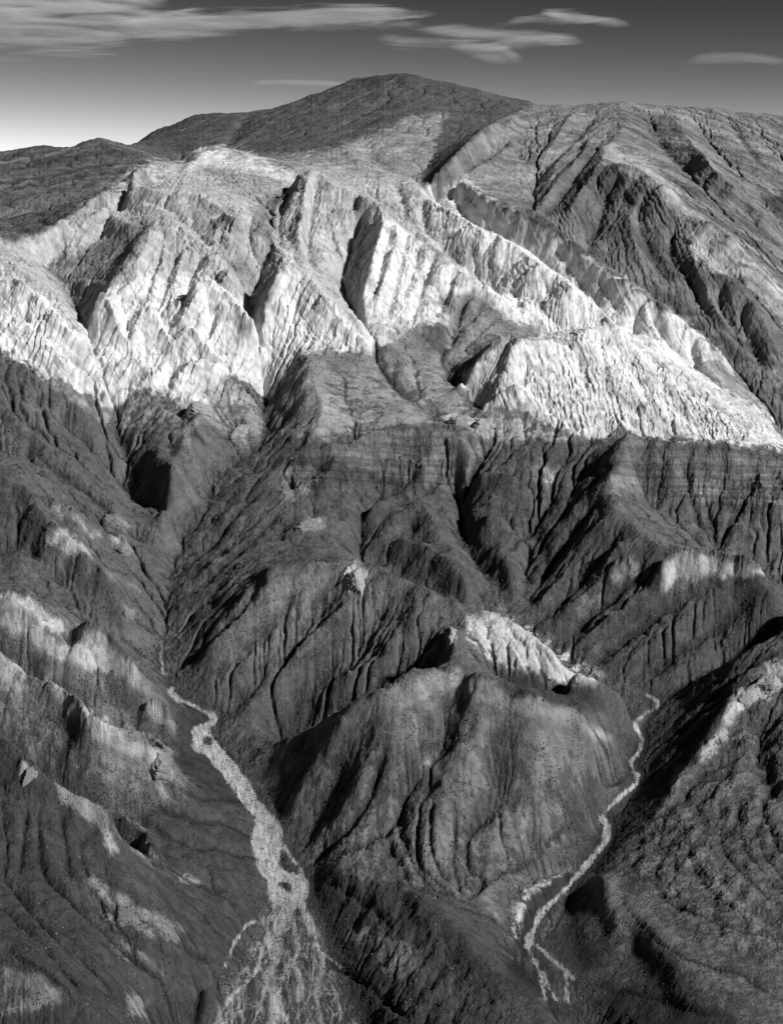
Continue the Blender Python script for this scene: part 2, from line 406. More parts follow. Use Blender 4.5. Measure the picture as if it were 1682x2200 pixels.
VALLEYS += [
 (0,"1060,1448,2130 1110,1478,2110 1160,1500,2110 1250,1530,2150 1330,1570,2170"),
 (0,"935,1470,2110 850,1503,2110 760,1548,2130 690,1578,2150 600,1635,2160"),
]
# tilted slabs with a plane front and a steep back: height px, front run px, taper, crest points
SLABS = [
 (26,55,'h',"170,722 195,675 218,630 240,665 262,705 288,765"),
 (24,50,'h',"285,747 298,710 312,670 335,700 355,728 382,765"),
 (34,75,'h',"390,702 400,670 440,608 480,660 530,692 572,765"),
 (20,45,'h',"465,642 495,590 525,632 530,672"),
 (22,45,'h',"378,760 410,710 440,757 490,802"),
 (16,60,'h',"230,632 285,562 350,473 425,517 500,582 530,602"),
 (30,75,'h',"550,705 590,612 617,560 670,617 740,702 800,742"),
 (22,55,'h',"480,505 520,453 575,497 625,540"),
 (18,45,'h',"458,550 470,495 505,527 550,582"),
 (20,70,'h',"590,500 630,422 660,365 725,402 782,437"),
 (22,70,'h',"735,575 755,492 790,428 850,480 930,540"),
 (16,40,'h',"188,445 225,413 278,428"),
 (14,32,'h',"283,400 300,368 328,384"),
 (18,45,'h',"143,565 175,487 228,455 278,484"),
 (13,30,'h',"85,498 140,475 162,525"), (11,28,'h',"-30,515 48,508 102,548"),
 (20,55,'e',"-40,600 50,615 100,660 165,722 208,775"),
 (16,50,'e',"-60,665 0,668 70,715 140,785 200,835"),
 (16,40,'h',"222,870 270,772 322,808"), (15,40,'h',"362,852 420,777 478,798"),
 (9,20,'h',"140,625 162,600 225,612"), (11,28,'h',"380,420 400,410 462,452"),
 (9,40,'h',"400,366 440,326 485,318 565,350 620,376"),
 (16,45,'h',"978,822 1036,765 1086,720 1118,742"),
 (11,60,'h',"1085,800 1100,775 1136,738 1222,745"),
 (14,60,'h',"1245,745 1281,705 1386,724 1456,765 1560,848"),
 (13,28,'h',"1384,915 1397,858 1432,898"), (13,35,'h',"1092,865 1101,828 1192,902"),
 (26,62,'e',"940,440 1010,480 1100,528 1180,582 1260,650 1325,700"),
 (26,62,'e',"960,405 1000,392 1060,438 1160,483 1260,558 1400,648 1540,758"),
 (18,60,'e',"900,500 1020,608 1080,650"),
 (12,40,'h',"835,560 862,540 900,600"),
 (16,45,'e',"1460,455 1540,490 1600,545 1682,635"), (12,40,'e',"1500,560 1560,598 1620,658 1650,720"),
 (18,50,'e',"1300,345 1365,362 1420,402 1455,450"),
 (18,40,'e',"1480,300 1530,360 1600,425 1682,500"), (16,40,'e',"915,405 1000,320 1062,265 1120,240"),
 (10,30,'e',"1240,300 1200,350 1160,420"),
 # hills
 (16,90,'e',"660,1570 740,1530 850,1474 970,1437 1060,1473 1110,1506 1160,1500 1250,1540 1330,1590"),
 (9,60,'e',"640,1222 760,1203 900,1265 1000,1310"), (18,60,'e',"40,1430 80,1462 150,1512 200,1566 300,1602 375,1660"), (14,45,'e',"190,1560 240,1575 300,1592 345,1605 385,1655"),
 (15,42,'e',"143,1362 165,1345 195,1350 235,1385 290,1440 300,1485"), (13,45,'e',"-60,1290 0,1298 80,1350 190,1428 240,1460"),
 (12,40,'e',"-60,1272 0,1275 80,1290 150,1345"),
 (12,60,'e',"0,1568 60,1640 130,1700 235,1765 255,1840"), (11,30,'e',"298,1520 345,1513 370,1555"),
 (12,28,'e',"245,1765 280,1775 330,1815 352,1850"), (11,26,'h',"190,1885 200,1880 260,1960"),
 (12,32,'e',"1412,1285 1430,1212 1475,1187 1560,1202 1600,1203 1655,1245"),(10,26,'e',"1310,1235 1335,1205 1380,1228"),
 (11,40,'e',"0,1035 60,1050 100,1120 190,1195 290,1280"), (9,22,'e',"85,1070 130,1088 175,1116 225,1150"), (9,22,'e',"100,1132 150,1148 200,1192"),
 (7,16,'e',"220,1105 250,1112 277,1135"), (7,16,'e',"232,1153 262,1160 282,1185"),
 (5,40,'e',"1682,1422 1630,1440 1578,1490 1555,1545 1500,1640 1440,1700"), (10,26,'e',"1560,1500 1600,1485 1640,1462 1670,1480"),
 (10,40,'e',"600,1150 640,1125 695,1108 760,1130"), (9,40,'e',"830,1180 880,1172 960,1215 1010,1275"), (9,36,'e',"880,1100 910,1090 950,1140"),
 (9,36,'e',"600,1002 690,962 760,952 850,912 930,925 1000,945"), (17,70,'e',"648,750 668,790 682,850 690,890 672,940"), (16,50,'e',"1300,1050 1335,990 1345,943 1450,957 1560,958 1682,1000"),
 (10,30,'e',"800,1000 860,985 940,1010"), (9,28,'e',"620,1050 660,1030 720,1045"), (9,30,'e',"1000,1030 1060,1020 1150,1050"),
 (3,40,'e',"850,1896 950,1963 1060,2078 1180,2160"),
 (9,30,'e',"1100,2010 1110,1975 1140,1925 1225,1868"),
 (10,45,'e',"320,975 370,1030 400,1050 425,1085"),
 (8,26,'h',"370,870 400,850 450,862"),
]

VALLEYS += [
 (0,"800,464,4030 850,499,3930 930,560,3800 1000,615,3690 1060,658,3600"),
]
# level gravel floors beside the stream lines: picture offset, first line row
def floors():
    out = []
    for k, ytop in ((0, 1390), (2, 1495)):
        P = pts(VALLEYS[k][1], VALLEYS[k][0]); P = P[(P[:, 1] >= ytop)]
        for s_ in (-2, -1, 1, 2):
            Q = P.copy(); wd = 9+np.clip((Q[:, 1]-1850)/350, 0, 1)*(26 if k == 0 else 8)+np.clip((Q[:, 1]-1600)/250, 0, 1)*5
            Q[:, 0] += s_*wd; out.append(Q)
    return out

VALLEYS += [
 (0,"-150,1510,1965 0,1592,1905 60,1656,1878 130,1718,1852 230,1786,1832 300,1865,1812"),
 (0,"150,1570,2060 230,1625,2030 320,1680,2010"),
]

SLABS += [(9,60,'h',"880,1480 970,1430 1050,1480"), (8,40,'h',"1120,1530 1158,1494 1230,1540")]


# ---- grid: columns are px, rows are ln(distance): conformal, so detail has even size ----
PX0, PX1 = -160.0, 1842.0
V0, V1 = np.log(1180.0), np.log(9500.0)
def laplace(cons, nx, ny):
    """solve for Z with fixed cells along the control lines, coarse to fine"""
    Z = None
    levels = []
    k = 1
    while nx//k > 24: levels.append(k); k *= 2
    for k in reversed(levels):
        mx, my = nx//k, ny//k
        u = (cons[:, 0]-PX0)/(PX1-PX0)*(mx-1); v = (np.log(cons[:, 1])-V0)/(V1-V0)*(my-1)
        iu = np.rint(u).astype(int); iv = np.rint(v).astype(int)
        ok = (iu >= 0)&(iu < mx)&(iv >= 0)&(iv < my)
        idx = iv[ok]*mx+iu[ok]
        cnt = np.bincount(idx, minlength=mx*my); sm = np.bincount(idx, cons[ok, 2], minlength=mx*my)
        fix = (cnt > 0).reshape(my, mx); val = (sm/np.maximum(cnt, 1)).reshape(my, mx)
        if Z is None: Z = np.full((my, mx), cons[:, 2].mean())
        else: Z = resize(Z, my, mx)
        Z[fix] = val[fix]
        free = ~fix
        n = 600 if k == levels[-1] else 120
        par = (np.add.outer(np.arange(my), np.arange(mx)) % 2).astype(bool)
        ma, mb = free & par, free & ~par
        for it in range(n):
            for m in (ma, mb):
                P = np.pad(Z, 1, mode='edge')
                A = .25*(P[:-2, 1:-1]+P[2:, 1:-1]+P[1:-1, :-2]+P[1:-1, 2:])
                Z[m] += 1.6*(A[m]-Z[m]) if it < n-10 else (A[m]-Z[m])
    return Z
def resize(A, my, mx):
    y = np.linspace(0, A.shape[0]-1, my); x = np.linspace(0, A.shape[1]-1, mx)
    y0 = np.minimum(y.astype(int), A.shape[0]-2); x0 = np.minimum(x.astype(int), A.shape[1]-2)
    fy = (y-y0)[:, None]; fx = (x-x0)[None]
    R = A[y0]*(1-fy)+A[y0+1]*fy
    return R[:, x0]*(1-fx)+R[:, x0+1]*fx
def blur(A, s):
    """three box passes, about gaussian of sigma s cells"""
    w = max(1, int(round(s*1.0)))
    for ax in (0, 1):
        for _ in range(3):
            P = np.pad(A, [(w+1, w) if a == ax else (0, 0) for a in (0, 1)], mode='edge')
            c = np.cumsum(P, axis=ax, dtype=np.float64)
            n = A.shape[ax]
            A = ((c.take(range(2*w+1, 2*w+1+n), ax) - c.take(range(0, n), ax))/(2*w+1)).astype(np.float32)
    return A
def hash2(ix, iy, seed):
    u = np.uint32
    h = ix.astype(np.int32).view(u)*u(374761393) + iy.astype(np.int32).view(u)*u(668265263) + u((seed*1442695041) & 0xffffffff)
    h = (h ^ (h >> u(13)))*u(1274126177)
    return h ^ (h >> u(16))
def perlin(x, y, seed=0):
    x = np.asarray(x, np.float32); y = np.asarray(y, np.float32)
    xi = np.floor(x); yi = np.floor(y); fx = x-xi; fy = y-yi
    sx = fx*fx*fx*(fx*(fx*6-15)+10); sy = fy*fy*fy*(fy*(fy*6-15)+10)
    xi = xi.astype(np.int32); yi = yi.astype(np.int32)
    def g(dx, dy):
        a = hash2(xi+dx, yi+dy, seed).astype(np.float32)*np.float32(2*np.pi/4294967296.)
        return np.cos(a)*(fx-dx)+np.sin(a)*(fy-dy)
    a = g(0, 0)*(1-sx)+g(1, 0)*sx; b = g(0, 1)*(1-sx)+g(1, 1)*sx
    return (a*(1-sy)+b*sy)*1.5
def fbm(x, y, o, seed=0, ridged=False, gain=.5):
    r = 0; a = 1.; t = 0
    for k in range(o):
        n = perlin(x*np.float32(2**k), y*np.float32(2**k), seed+k*17)
        if ridged: n = 1-2*np.abs(n)
        r = r+n*a; t += a; a *= gain
    return r/t
def view_index(PY, npix, scale):
    """first row whose surface rises to each picture row"""
    cm = -np.minimum.accumulate(PY, axis=0)
    rows = (np.arange(npix)+.5)*scale
    out = np.empty((npix, PY.shape[1]), int)
    for c in range(PY.shape[1]): out[:, c] = np.searchsorted(cm[:, c], -rows)
    return out
# ---------------------------------------------------------------- sculpting
def polymask(H, W, s, poly):
    """even-odd fill of a polygon given in frame pixels on a map with s px cells"""
    P = np.array([[float(a) for a in t.split(',')] for t in poly.split()])/s
    x0, x1 = int(max(0, P[:, 0].min())), int(min(W, P[:, 0].max()+2)); y0, y1 = int(max(0, P[:, 1].min())), int(min(H, P[:, 1].max()+2))
    m = np.zeros((H, W), np.float32)
    if x1 <= x0 or y1 <= y0: return m
    X, Y = np.meshgrid(np.arange(x0, x1)+.5, np.arange(y0, y1)+.5)
    r = np.zeros(X.shape, bool)
    for (ax, ay), (bx, by) in zip(P, np.roll(P, -1, 0)):
        if ay == by: continue
        r ^= ((ay > Y) != (by > Y)) & (X < (bx-ax)*(Y-ay)/(by-ay)+ax)
    m[y0:y1, x0:x1] = r
    return m
MS = 3.0                                    # map cell
MO = 200.0                                  # map margin in px
MW, MH = int((1682+2*MO)/MS), int((2500+MO)/MS)
def shift(poly): return ' '.join('%g,%g' % (float(t.split(',')[0])+MO, float(t.split(',')[1])+MO) for t in poly.split())
def paintmap(items, base=0., soft=2):
    M = np.full((MH, MW), base, np.float32)
    for val, poly in items:
        m = polymask(MH, MW, MS, shift(poly)); M = M*(1-m)+val*m
    return blur(M, soft) if soft else M
def sample(M, px, py):
    x = np.clip((px+MO)/MS-.5, 0, MW-1.01); y = np.clip((py+MO)/MS-.5, 0, MH-1.01)
    x0 = x.astype(np.int32); y0 = y.astype(np.int32); fx = (x-x0).astype(np.float32); fy = (y-y0).astype(np.float32)
    return (M[y0, x0]*(1-fx)+M[y0, x0+1]*fx)*(1-fy)+(M[y0+1, x0]*(1-fx)+M[y0+1, x0+1]*fx)*fy

def strokes_field(Z, PX, V, strokes):
    ny, nx = Z.shape
    PY = HY-FPX*Z/np.exp(V)[:, None]
    cm = -np.minimum.accumulate(PY, axis=0)
    dpx = PX[1]-PX[0]; dv = V[1]-V[0]; vpx = dv*FPX      # cell size in px both ways
    F = np.zeros((ny, nx), np.float32); W = np.zeros_like(F)
    for w, amp, prof, s in strokes:
        P = dense([[float(a) for a in t.split(',')] for t in s.split()], 4.)
        # wobble so that lines are not drawn with a ruler
        t = np.arange(len(P))*.09+amp*7+P[0, 0]
        P[:, 0] += 3.2*perlin(t, t*0+.5, 5); P[:, 1] += 3.2*perlin(t, t*0+9.5, 6)
        c = np.clip(np.rint((P[:, 0]-PX0)/dpx).astype(int), 0, nx-1)
        r = np.array([np.searchsorted(cm[:, k], -y) for k, y in zip(c, P[:, 1])])
        ok = r < ny
        c, r = c[ok], r[ok]
        if len(c) < 2: continue
        # drop jumps across occlusion edges: keep, but fill distance from seeds only
        T = np.linspace(0, 1, len(c)); tp = np.minimum(1, np.minimum(T, 1-T)*5+.25)
        R = int(w*3/dpx)+2
        G = np.zeros((ny, nx), np.float32) if False else None
        a0, a1, b0, b1 = max(0, r.min()-R), min(ny, r.max()+R+1), max(0, c.min()-R), min(nx, c.max()+R+1)
        G = np.zeros((a1-a0, b1-b0), np.float32)
        K = np.arange(-R, R+1); DX, DY = np.meshgrid(K*dpx, K*vpx); D = np.hypot(DX, DY)/w
        kern = np.exp(-D)*np.clip(1.25-D/2.4, 0, 1) if prof == 's' else np.exp(-D*D*.8)
        for cc, rr, tt in zip(c, r, tp):
            y0, y1, x0, x1 = max(a0, rr-R), min(a1, rr+R+1), max(b0, cc-R), min(b1, cc+R+1)
            sub = G[y0-a0:y1-a0, x0-b0:x1-b0]
            np.maximum(sub, (kern[y0-rr+R:y1-rr+R, x0-cc+R:x1-cc+R]*tt).astype(np.float32), out=sub)
        F[a0:a1, b0:b1] += amp*G
        if amp < 0 and prof == 's': np.maximum(W[a0:a1, b0:b1], G, out=W[a0:a1, b0:b1])
    return F*(np.exp(V)[:, None]/FPX), W

def slabs_field(Z, PX, V, slabs):
    ny, nx = Z.shape
    cm = -np.minimum.accumulate(HY-FPX*Z/np.exp(V)[:, None], axis=0)
    dpx = PX[1]-PX[0]; vpx = (V[1]-V[0])*FPX
    F = np.zeros((ny, nx), np.float32)
    for amp, w, tap, s in slabs:
        amp *= 1.45 if tap == 'h' or float(s.split()[0].split(',')[1]) < 900 else 2.0
        P = dense([[float(a) for a in t.split(',')] for t in s.split()], 3.)
        t = np.arange(len(P))*.11+P[0, 0]
        j = 2.6 if w < 50 else 4.
        P[:, 1] += j*fbm(t, t*0+3.5, 3, 8); P[:, 0] += j*perlin(t*.8, t*0+7.5, 9)
        T = np.linspace(0, 1, len(P))
        if tap == 'h': tp = .12+.88*(P[:, 1].max()-P[:, 1])/(np.ptp(P[:, 1])+1e-6)
        else: tp = np.minimum(1, np.minimum(T, 1-T)*4+.1)
        tp = tp*(1+.25*perlin(t*1.7, t*0+1.5, 12))
        c = np.clip(np.rint((P[:, 0]-PX0)/dpx).astype(int), 0, nx-1)
        r = np.array([np.searchsorted(cm[:, k], -y) for k, y in zip(c, P[:, 1]+amp*tp)])
        ok = r < ny
        K = int(w/dpx)+2; o = np.arange(-K, K+1); DX, DY = np.meshgrid(o*dpx, o*vpx)
        cone = np.clip(1-np.hypot(DX/w, np.where(DY > 0, DY/(.3*w), DY/w)), 0, 1)
        for cc, rr, tt in zip(c[ok], r[ok], tp[ok]):
            y0, y1, x0, x1 = max(0, rr-K), min(ny, rr+K+1), max(0, cc-K), min(nx, cc+K+1)
            sub = F[y0:y1, x0:x1]
            k = cone[y0-rr+K:y1-rr+K, x0-cc+K:x1-cc+K]
            np.maximum(sub, (amp*(k-(1-tt))*(k > 0)).astype(np.float32), out=sub)
    return F*(np.exp(V)[:, None]/FPX)
def erode(Z, V, dpx, K, iters, diff, seed=3):
    """stream power carving with D8 flow, vegetation later reads the returned flow"""
    ny, nx = Z.shape
    cs = (np.exp(V)*dpx/FPX)[:, None]
    Z = Z.astype(np.float64).copy(); Zs = Z.copy(); N = ny*nx
    ids = np.arange(N).reshape(ny, nx); rng = np.random.default_rng(seed)
    offs = [(-1,-1),(-1,0),(-1,1),(0,-1),(0,1),(1,-1),(1,0),(1,1)]
    for it in range(iters):
        P = np.pad(Z, 1, mode='constant', constant_values=1e9)
        best = np.zeros((ny, nx)); rec = ids.copy()
        for dy, dx in offs:
            s = (Z-P[1+dy:1+dy+ny, 1+dx:1+dx+nx])/(1.41421 if dy and dx else 1.)*(1+.35*rng.random((ny, nx)))
            m = s > best
            best = np.where(m, s, best); rec = np.where(m, ids+dy*nx+dx, rec)
        S = best/cs
        A = np.ones(N); R = rec.ravel().copy()
        for k in range(12):
            nr = R != ids.ravel()
            add = np.bincount(R[nr], A[nr], minlength=N)
            # a node whose pointer already reached a root must not be counted twice
            A = A+add
            R2 = R[R]; R = np.where(R2 == R, ids.ravel(), R2)
            if (R == ids.ravel()).all(): break
        A = A.reshape(ny, nx)
        zr = Z.ravel()[rec.ravel()].reshape(ny, nx)
        d = K*cs*np.maximum(np.sqrt(np.minimum(A, 5000.))-3.5, 0)*S/1.17
        Z = Z-np.minimum(d, .6*(Z-zr))
        L = np.pad(Z, 1, mode='edge')
        lap = .25*(L[:-2, 1:-1]+L[2:, 1:-1]+L[1:-1, :-2]+L[1:-1, 2:])-Z
        Z = Z+diff*lap
    return Z, A
HILLB = "525,1645 700,1545 850,1475 970,1437 1110,1505 1160,1500 1330,1590 1360,1640 1290,1760 1200,1840 1000,1800 850,1760 660,1800 600,1780"
ESC = "600,1005 760,952 850,912 1000,940 990,1060 870,1050 760,1040 640,1060 600,1060 640,1020 1300,1010 1345,945 1560,960 1900,1020 1900,1180 1560,1100 1400,1060 1300,1012 640,1022"
WHITE = "-200,500 0,508 60,512 110,496 180,438 225,415 280,372 330,347 400,350 430,322 485,316 560,340 610,366 640,362 720,356 760,376 880,386 905,405 990,385 1060,438 1150,480 1260,558 1400,648 1480,702 1560,775 1620,850 1690,950 1900,990 1900,1000 1690,968 1600,955 1460,945 1400,940 1340,925 1300,945 1260,938 1160,905 1100,880 1060,870 1045,895 985,822 1040,765 1085,725 1110,735 1180,715 1100,690 1020,640 1000,640 960,700 900,690 850,735 800,742 812,770 760,752 700,755 650,762 622,812 575,862 560,850 500,800 470,860 430,885 395,885 340,840 300,840 235,884 200,850 90,810 0,752 -200,690"
# ground tones: reflectances of rock and scrub kinds, some with shade painted in
TONES = [
 (.075, "-200,200 1900,200 1900,420 -200,520"),                      # far slopes
 (.080, "-200,250 300,250 420,360 200,440 100,500 -200,520"),
 (.21,  "560,340 700,325 820,285 900,250 960,240 930,330 900,400 760,375 640,360"),
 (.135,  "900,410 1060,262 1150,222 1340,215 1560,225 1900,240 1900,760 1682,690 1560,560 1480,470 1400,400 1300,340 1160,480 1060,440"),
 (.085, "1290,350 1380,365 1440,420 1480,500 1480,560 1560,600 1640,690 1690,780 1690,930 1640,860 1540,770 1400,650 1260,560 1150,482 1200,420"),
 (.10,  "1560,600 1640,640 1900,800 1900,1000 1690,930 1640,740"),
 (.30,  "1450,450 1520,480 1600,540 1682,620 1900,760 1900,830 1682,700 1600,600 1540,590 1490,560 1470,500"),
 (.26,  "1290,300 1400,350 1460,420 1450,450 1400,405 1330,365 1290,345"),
 (.05,  "1640,425 1700,405 1900,480 1900,560 1690,490"),
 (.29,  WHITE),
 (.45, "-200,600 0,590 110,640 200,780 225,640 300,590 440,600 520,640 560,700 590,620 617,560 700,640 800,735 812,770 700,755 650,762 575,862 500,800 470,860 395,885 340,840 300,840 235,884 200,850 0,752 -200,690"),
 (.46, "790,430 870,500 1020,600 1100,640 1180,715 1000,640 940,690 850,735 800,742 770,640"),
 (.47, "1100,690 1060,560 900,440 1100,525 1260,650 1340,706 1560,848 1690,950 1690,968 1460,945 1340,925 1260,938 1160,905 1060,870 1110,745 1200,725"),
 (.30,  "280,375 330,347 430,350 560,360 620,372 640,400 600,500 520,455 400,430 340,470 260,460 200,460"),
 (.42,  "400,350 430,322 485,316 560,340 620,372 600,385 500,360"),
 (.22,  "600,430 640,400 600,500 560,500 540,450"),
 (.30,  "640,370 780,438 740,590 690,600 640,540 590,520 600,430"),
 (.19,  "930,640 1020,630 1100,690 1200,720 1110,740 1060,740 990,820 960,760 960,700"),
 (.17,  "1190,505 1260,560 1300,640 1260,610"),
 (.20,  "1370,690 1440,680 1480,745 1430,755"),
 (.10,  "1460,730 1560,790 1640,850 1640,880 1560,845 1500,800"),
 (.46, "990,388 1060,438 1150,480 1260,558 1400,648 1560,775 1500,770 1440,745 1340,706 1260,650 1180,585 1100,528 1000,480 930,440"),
 (.17, "90,580 150,545 220,520 290,470 330,480 300,540 240,610 215,650 190,700 160,660 130,615"),  # gorge and gully shade painted in as darker tone, down to the facets
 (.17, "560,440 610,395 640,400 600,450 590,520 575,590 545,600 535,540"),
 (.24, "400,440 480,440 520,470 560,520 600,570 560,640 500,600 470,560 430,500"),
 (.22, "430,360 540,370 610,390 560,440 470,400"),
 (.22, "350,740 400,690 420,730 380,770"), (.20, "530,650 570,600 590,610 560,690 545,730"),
 # facets below the cliffs
 (.15, "650,762 760,752 810,765 840,830 900,880 960,915 850,910 700,950 560,1000 575,862 622,812"),
 (.16, "820,702 880,700 960,780 1010,880 960,900 890,860 840,800"),
 (.15, "300,845 395,885 490,800 560,870 575,930 520,960 430,900 400,960 360,900 260,930 240,885"),
 (.40,  "383,850 440,858 448,875 430,892 395,880"),
 (.20,  "1040,880 1100,885 1260,940 1340,930 1310,985 1240,1030 1150,1010 1100,965 1010,925"),
 (.36,  "955,893 1030,890 1040,920 965,910"),
 # mid slopes
 (.062, "-200,770 0,760 120,830 240,900 290,1060 380,1190 350,1330 -200,1260"),
 (.17,  "90,815 150,830 240,890 230,915 140,850"),
 (.19,  "225,1102 255,1115 275,1133 240,1125"), (.19, "235,1150 265,1160 280,1185 250,1180"),
 (.18,  "85,1070 130,1090 170,1115 222,1148 200,1152 140,1110"), (.21, "100,1135 150,1145 195,1185 200,1205 150,1185 100,1160"),
 (.12,  "200,1205 300,1265 315,1280 250,1250"), (.17,"262,1298 285,1310 290,1328 272,1320"),
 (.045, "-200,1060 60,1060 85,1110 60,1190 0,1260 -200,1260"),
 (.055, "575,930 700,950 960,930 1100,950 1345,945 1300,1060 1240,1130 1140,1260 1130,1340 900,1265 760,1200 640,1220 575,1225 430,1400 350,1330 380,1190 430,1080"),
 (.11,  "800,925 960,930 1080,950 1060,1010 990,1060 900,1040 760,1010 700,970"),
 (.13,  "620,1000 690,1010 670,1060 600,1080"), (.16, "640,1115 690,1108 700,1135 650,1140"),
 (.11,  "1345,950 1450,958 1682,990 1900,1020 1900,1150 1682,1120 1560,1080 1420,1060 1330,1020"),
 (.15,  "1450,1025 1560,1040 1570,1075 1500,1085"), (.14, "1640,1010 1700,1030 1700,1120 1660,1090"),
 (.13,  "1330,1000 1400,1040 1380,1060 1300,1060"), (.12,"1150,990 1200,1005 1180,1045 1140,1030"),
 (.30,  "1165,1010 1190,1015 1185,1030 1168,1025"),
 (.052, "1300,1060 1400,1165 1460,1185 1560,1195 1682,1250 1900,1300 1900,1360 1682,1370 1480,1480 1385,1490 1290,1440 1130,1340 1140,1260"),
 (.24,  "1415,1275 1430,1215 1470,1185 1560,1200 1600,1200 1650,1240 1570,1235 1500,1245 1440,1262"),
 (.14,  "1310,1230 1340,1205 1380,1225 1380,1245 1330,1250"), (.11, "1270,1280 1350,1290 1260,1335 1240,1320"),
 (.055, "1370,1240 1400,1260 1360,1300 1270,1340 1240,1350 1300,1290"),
 (.075, "575,1225 760,1203 1000,1310 1060,1318 1290,1452 1385,1492 1360,1640 1290,1570 1160,1500 1060,1480 970,1437 700,1545 525,1645 430,1430"),
 (.10,  "520,1290 640,1230 760,1230 720,1330 640,1420 560,1400 530,1340"),
 (.34,  "735,1270 735,1240 760,1212 795,1228 780,1240 755,1245 745,1270"), (.30,"960,1350 973,1350 975,1385 960,1378"),
 (.29,  "1000,1330 1060,1315 1110,1335 1200,1395 1290,1450 1290,1470 1240,1465 1180,1468 1120,1440 1060,1430 1030,1400 1010,1370"),
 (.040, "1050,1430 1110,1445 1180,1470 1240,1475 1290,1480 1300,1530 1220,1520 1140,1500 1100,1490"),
 # near central hill
 (.092, "525,1645 700,1545 850,1475 970,1437 1110,1505 1160,1500 1330,1590 1360,1640 1290,1760 1230,1860 1120,1920 1120,2010 990,1928 850,1890 660,1880 600,1780"),
 (.135, "700,1545 850,1475 970,1437 1060,1472 1110,1505 1160,1498 1250,1538 1250,1570 1170,1535 1110,1540 1050,1512 970,1480 900,1510 760,1560"),
 (.17,  "1230,1545 1290,1575 1320,1595 1280,1590"), (.12,"1150,1560 1180,1600 1210,1640 1180,1670 1150,1660"),
 (.15,  "900,1620 950,1620 940,1660 900,1655"), (.10, "730,1590 800,1570 790,1630 730,1640"),
 (.065, "660,1890 850,1895 990,1930 1100,2010 1200,2165 1330,2215 1330,2500 800,2500 700,2040"),
 (.16,  "760,1950 800,2000 780,2030 740,2020"), (.13, "800,2010 880,2030 900,2110 830,2100"), (.045,"690,2040 780,2100 900,2200 900,2500 800,2500 700,2150"),
 (.05,  "650,1860 760,1880 830,1990 760,2000 690,2000"),
 # left foreground
 (.10,  "-200,1260 0,1275 80,1290 150,1345 220,1370 290,1440 350,1500 375,1560 430,1580 540,1700 550,1850 500,1900 300,1780 100,1640 0,1560 -200,1480"),
 (.30,  "0,1305 60,1335 140,1390 200,1430 195,1445 130,1420 60,1370 0,1340"), (.24, "0,1275 70,1288 140,1340 150,1370 100,1350 0,1300"),
 (.23,  "150,1345 190,1350 240,1390 290,1440 295,1480 240,1450 180,1425 145,1395"),
 (.050, "145,1352 165,1340 160,1380 145,1395"),
 (.25,  "90,1455 160,1500 230,1550 270,1585 200,1565 140,1525"), (.19, "0,1400 60,1440 60,1490 0,1480"),
 (.21,  "195,1560 240,1580 290,1595 340,1610 380,1655 370,1668 300,1630 240,1610 200,1585"), (.20,"300,1510 345,1515 372,1560 340,1555 310,1540"),
 (.055, "375,1570 430,1590 540,1700 550,1850 560,2000 500,2150 420,2200 380,2060 330,1850 300,1750 420,1700"),
 (.040, "375,1560 400,1500 440,1560 470,1640 540,1740 420,1700 380,1640"),
 (.052, "-200,1480 0,1570 60,1640 130,1700 230,1760 250,1850 400,2050 470,2120 400,2500 -200,2500"),
 (.20,  "40,1660 58,1632 78,1665 55,1680"), (.12, "95,1665 150,1700 230,1740 240,1800 190,1760 130,1720"), (.22,"225,1790 240,1780 250,1830 230,1830"),
 (.14,  "250,1770 300,1800 350,1845 330,1860 280,1820"), (.13,"380,1870 420,1885 440,1900 400,1900"),
 (.115,  "190,1890 230,1900 300,1950 400,1990 380,2030 300,2000 220,1980"), (.105,"240,2020 340,2070 370,2110 260,2050"),
 (.095,  "0,2080 80,2090 150,2150 0,2190"),(.12,"270,2140 320,2150 320,2190 280,2180"),
 # right foreground
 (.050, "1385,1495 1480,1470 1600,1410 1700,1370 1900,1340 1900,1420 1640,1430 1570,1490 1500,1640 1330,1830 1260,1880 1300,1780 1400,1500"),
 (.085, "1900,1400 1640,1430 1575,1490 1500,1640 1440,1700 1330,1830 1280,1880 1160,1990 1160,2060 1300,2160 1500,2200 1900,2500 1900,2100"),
 (.28,  "1580,1490 1640,1460 1670,1480 1640,1510 1590,1530 1570,1560 1560,1540"), (.22,"1640,1425 1700,1420 1700,1450 1650,1455"),
 (.22,  "1500,1620 1550,1560 1600,1570 1560,1600 1510,1640"), (.15,"1450,1650 1480,1640 1460,1690 1440,1690"),
 (.115, "1270,1880 1310,1890 1330,1960 1380,2040 1330,2060 1280,1980 1250,1920"),
 (.30,  "1228,1862 1180,1880 1128,1916 1104,1970 1096,2024 1112,2024 1124,1975 1152,1928 1195,1897 1234,1874"),
 (.16,  "1420,1890 1450,1900 1460,1930 1430,1920"), (.12,"1500,1850 1560,1900 1600,1960 1540,1930"),
 (.050, "1230,1990 1280,2020 1290,2080 1240,2100 1200,2060 1180,2010"),
 (.045, "1280,2110 1400,2125 1560,2180 1600,2220 1300,2200"),
 (.035, "1220,1870 1140,1920 1110,2000 1130,2060 1150,1990 1200,1930 1240,1880"), (.038,"1090,2050 1130,2080 1160,2160 1120,2140 1085,2100"),
]
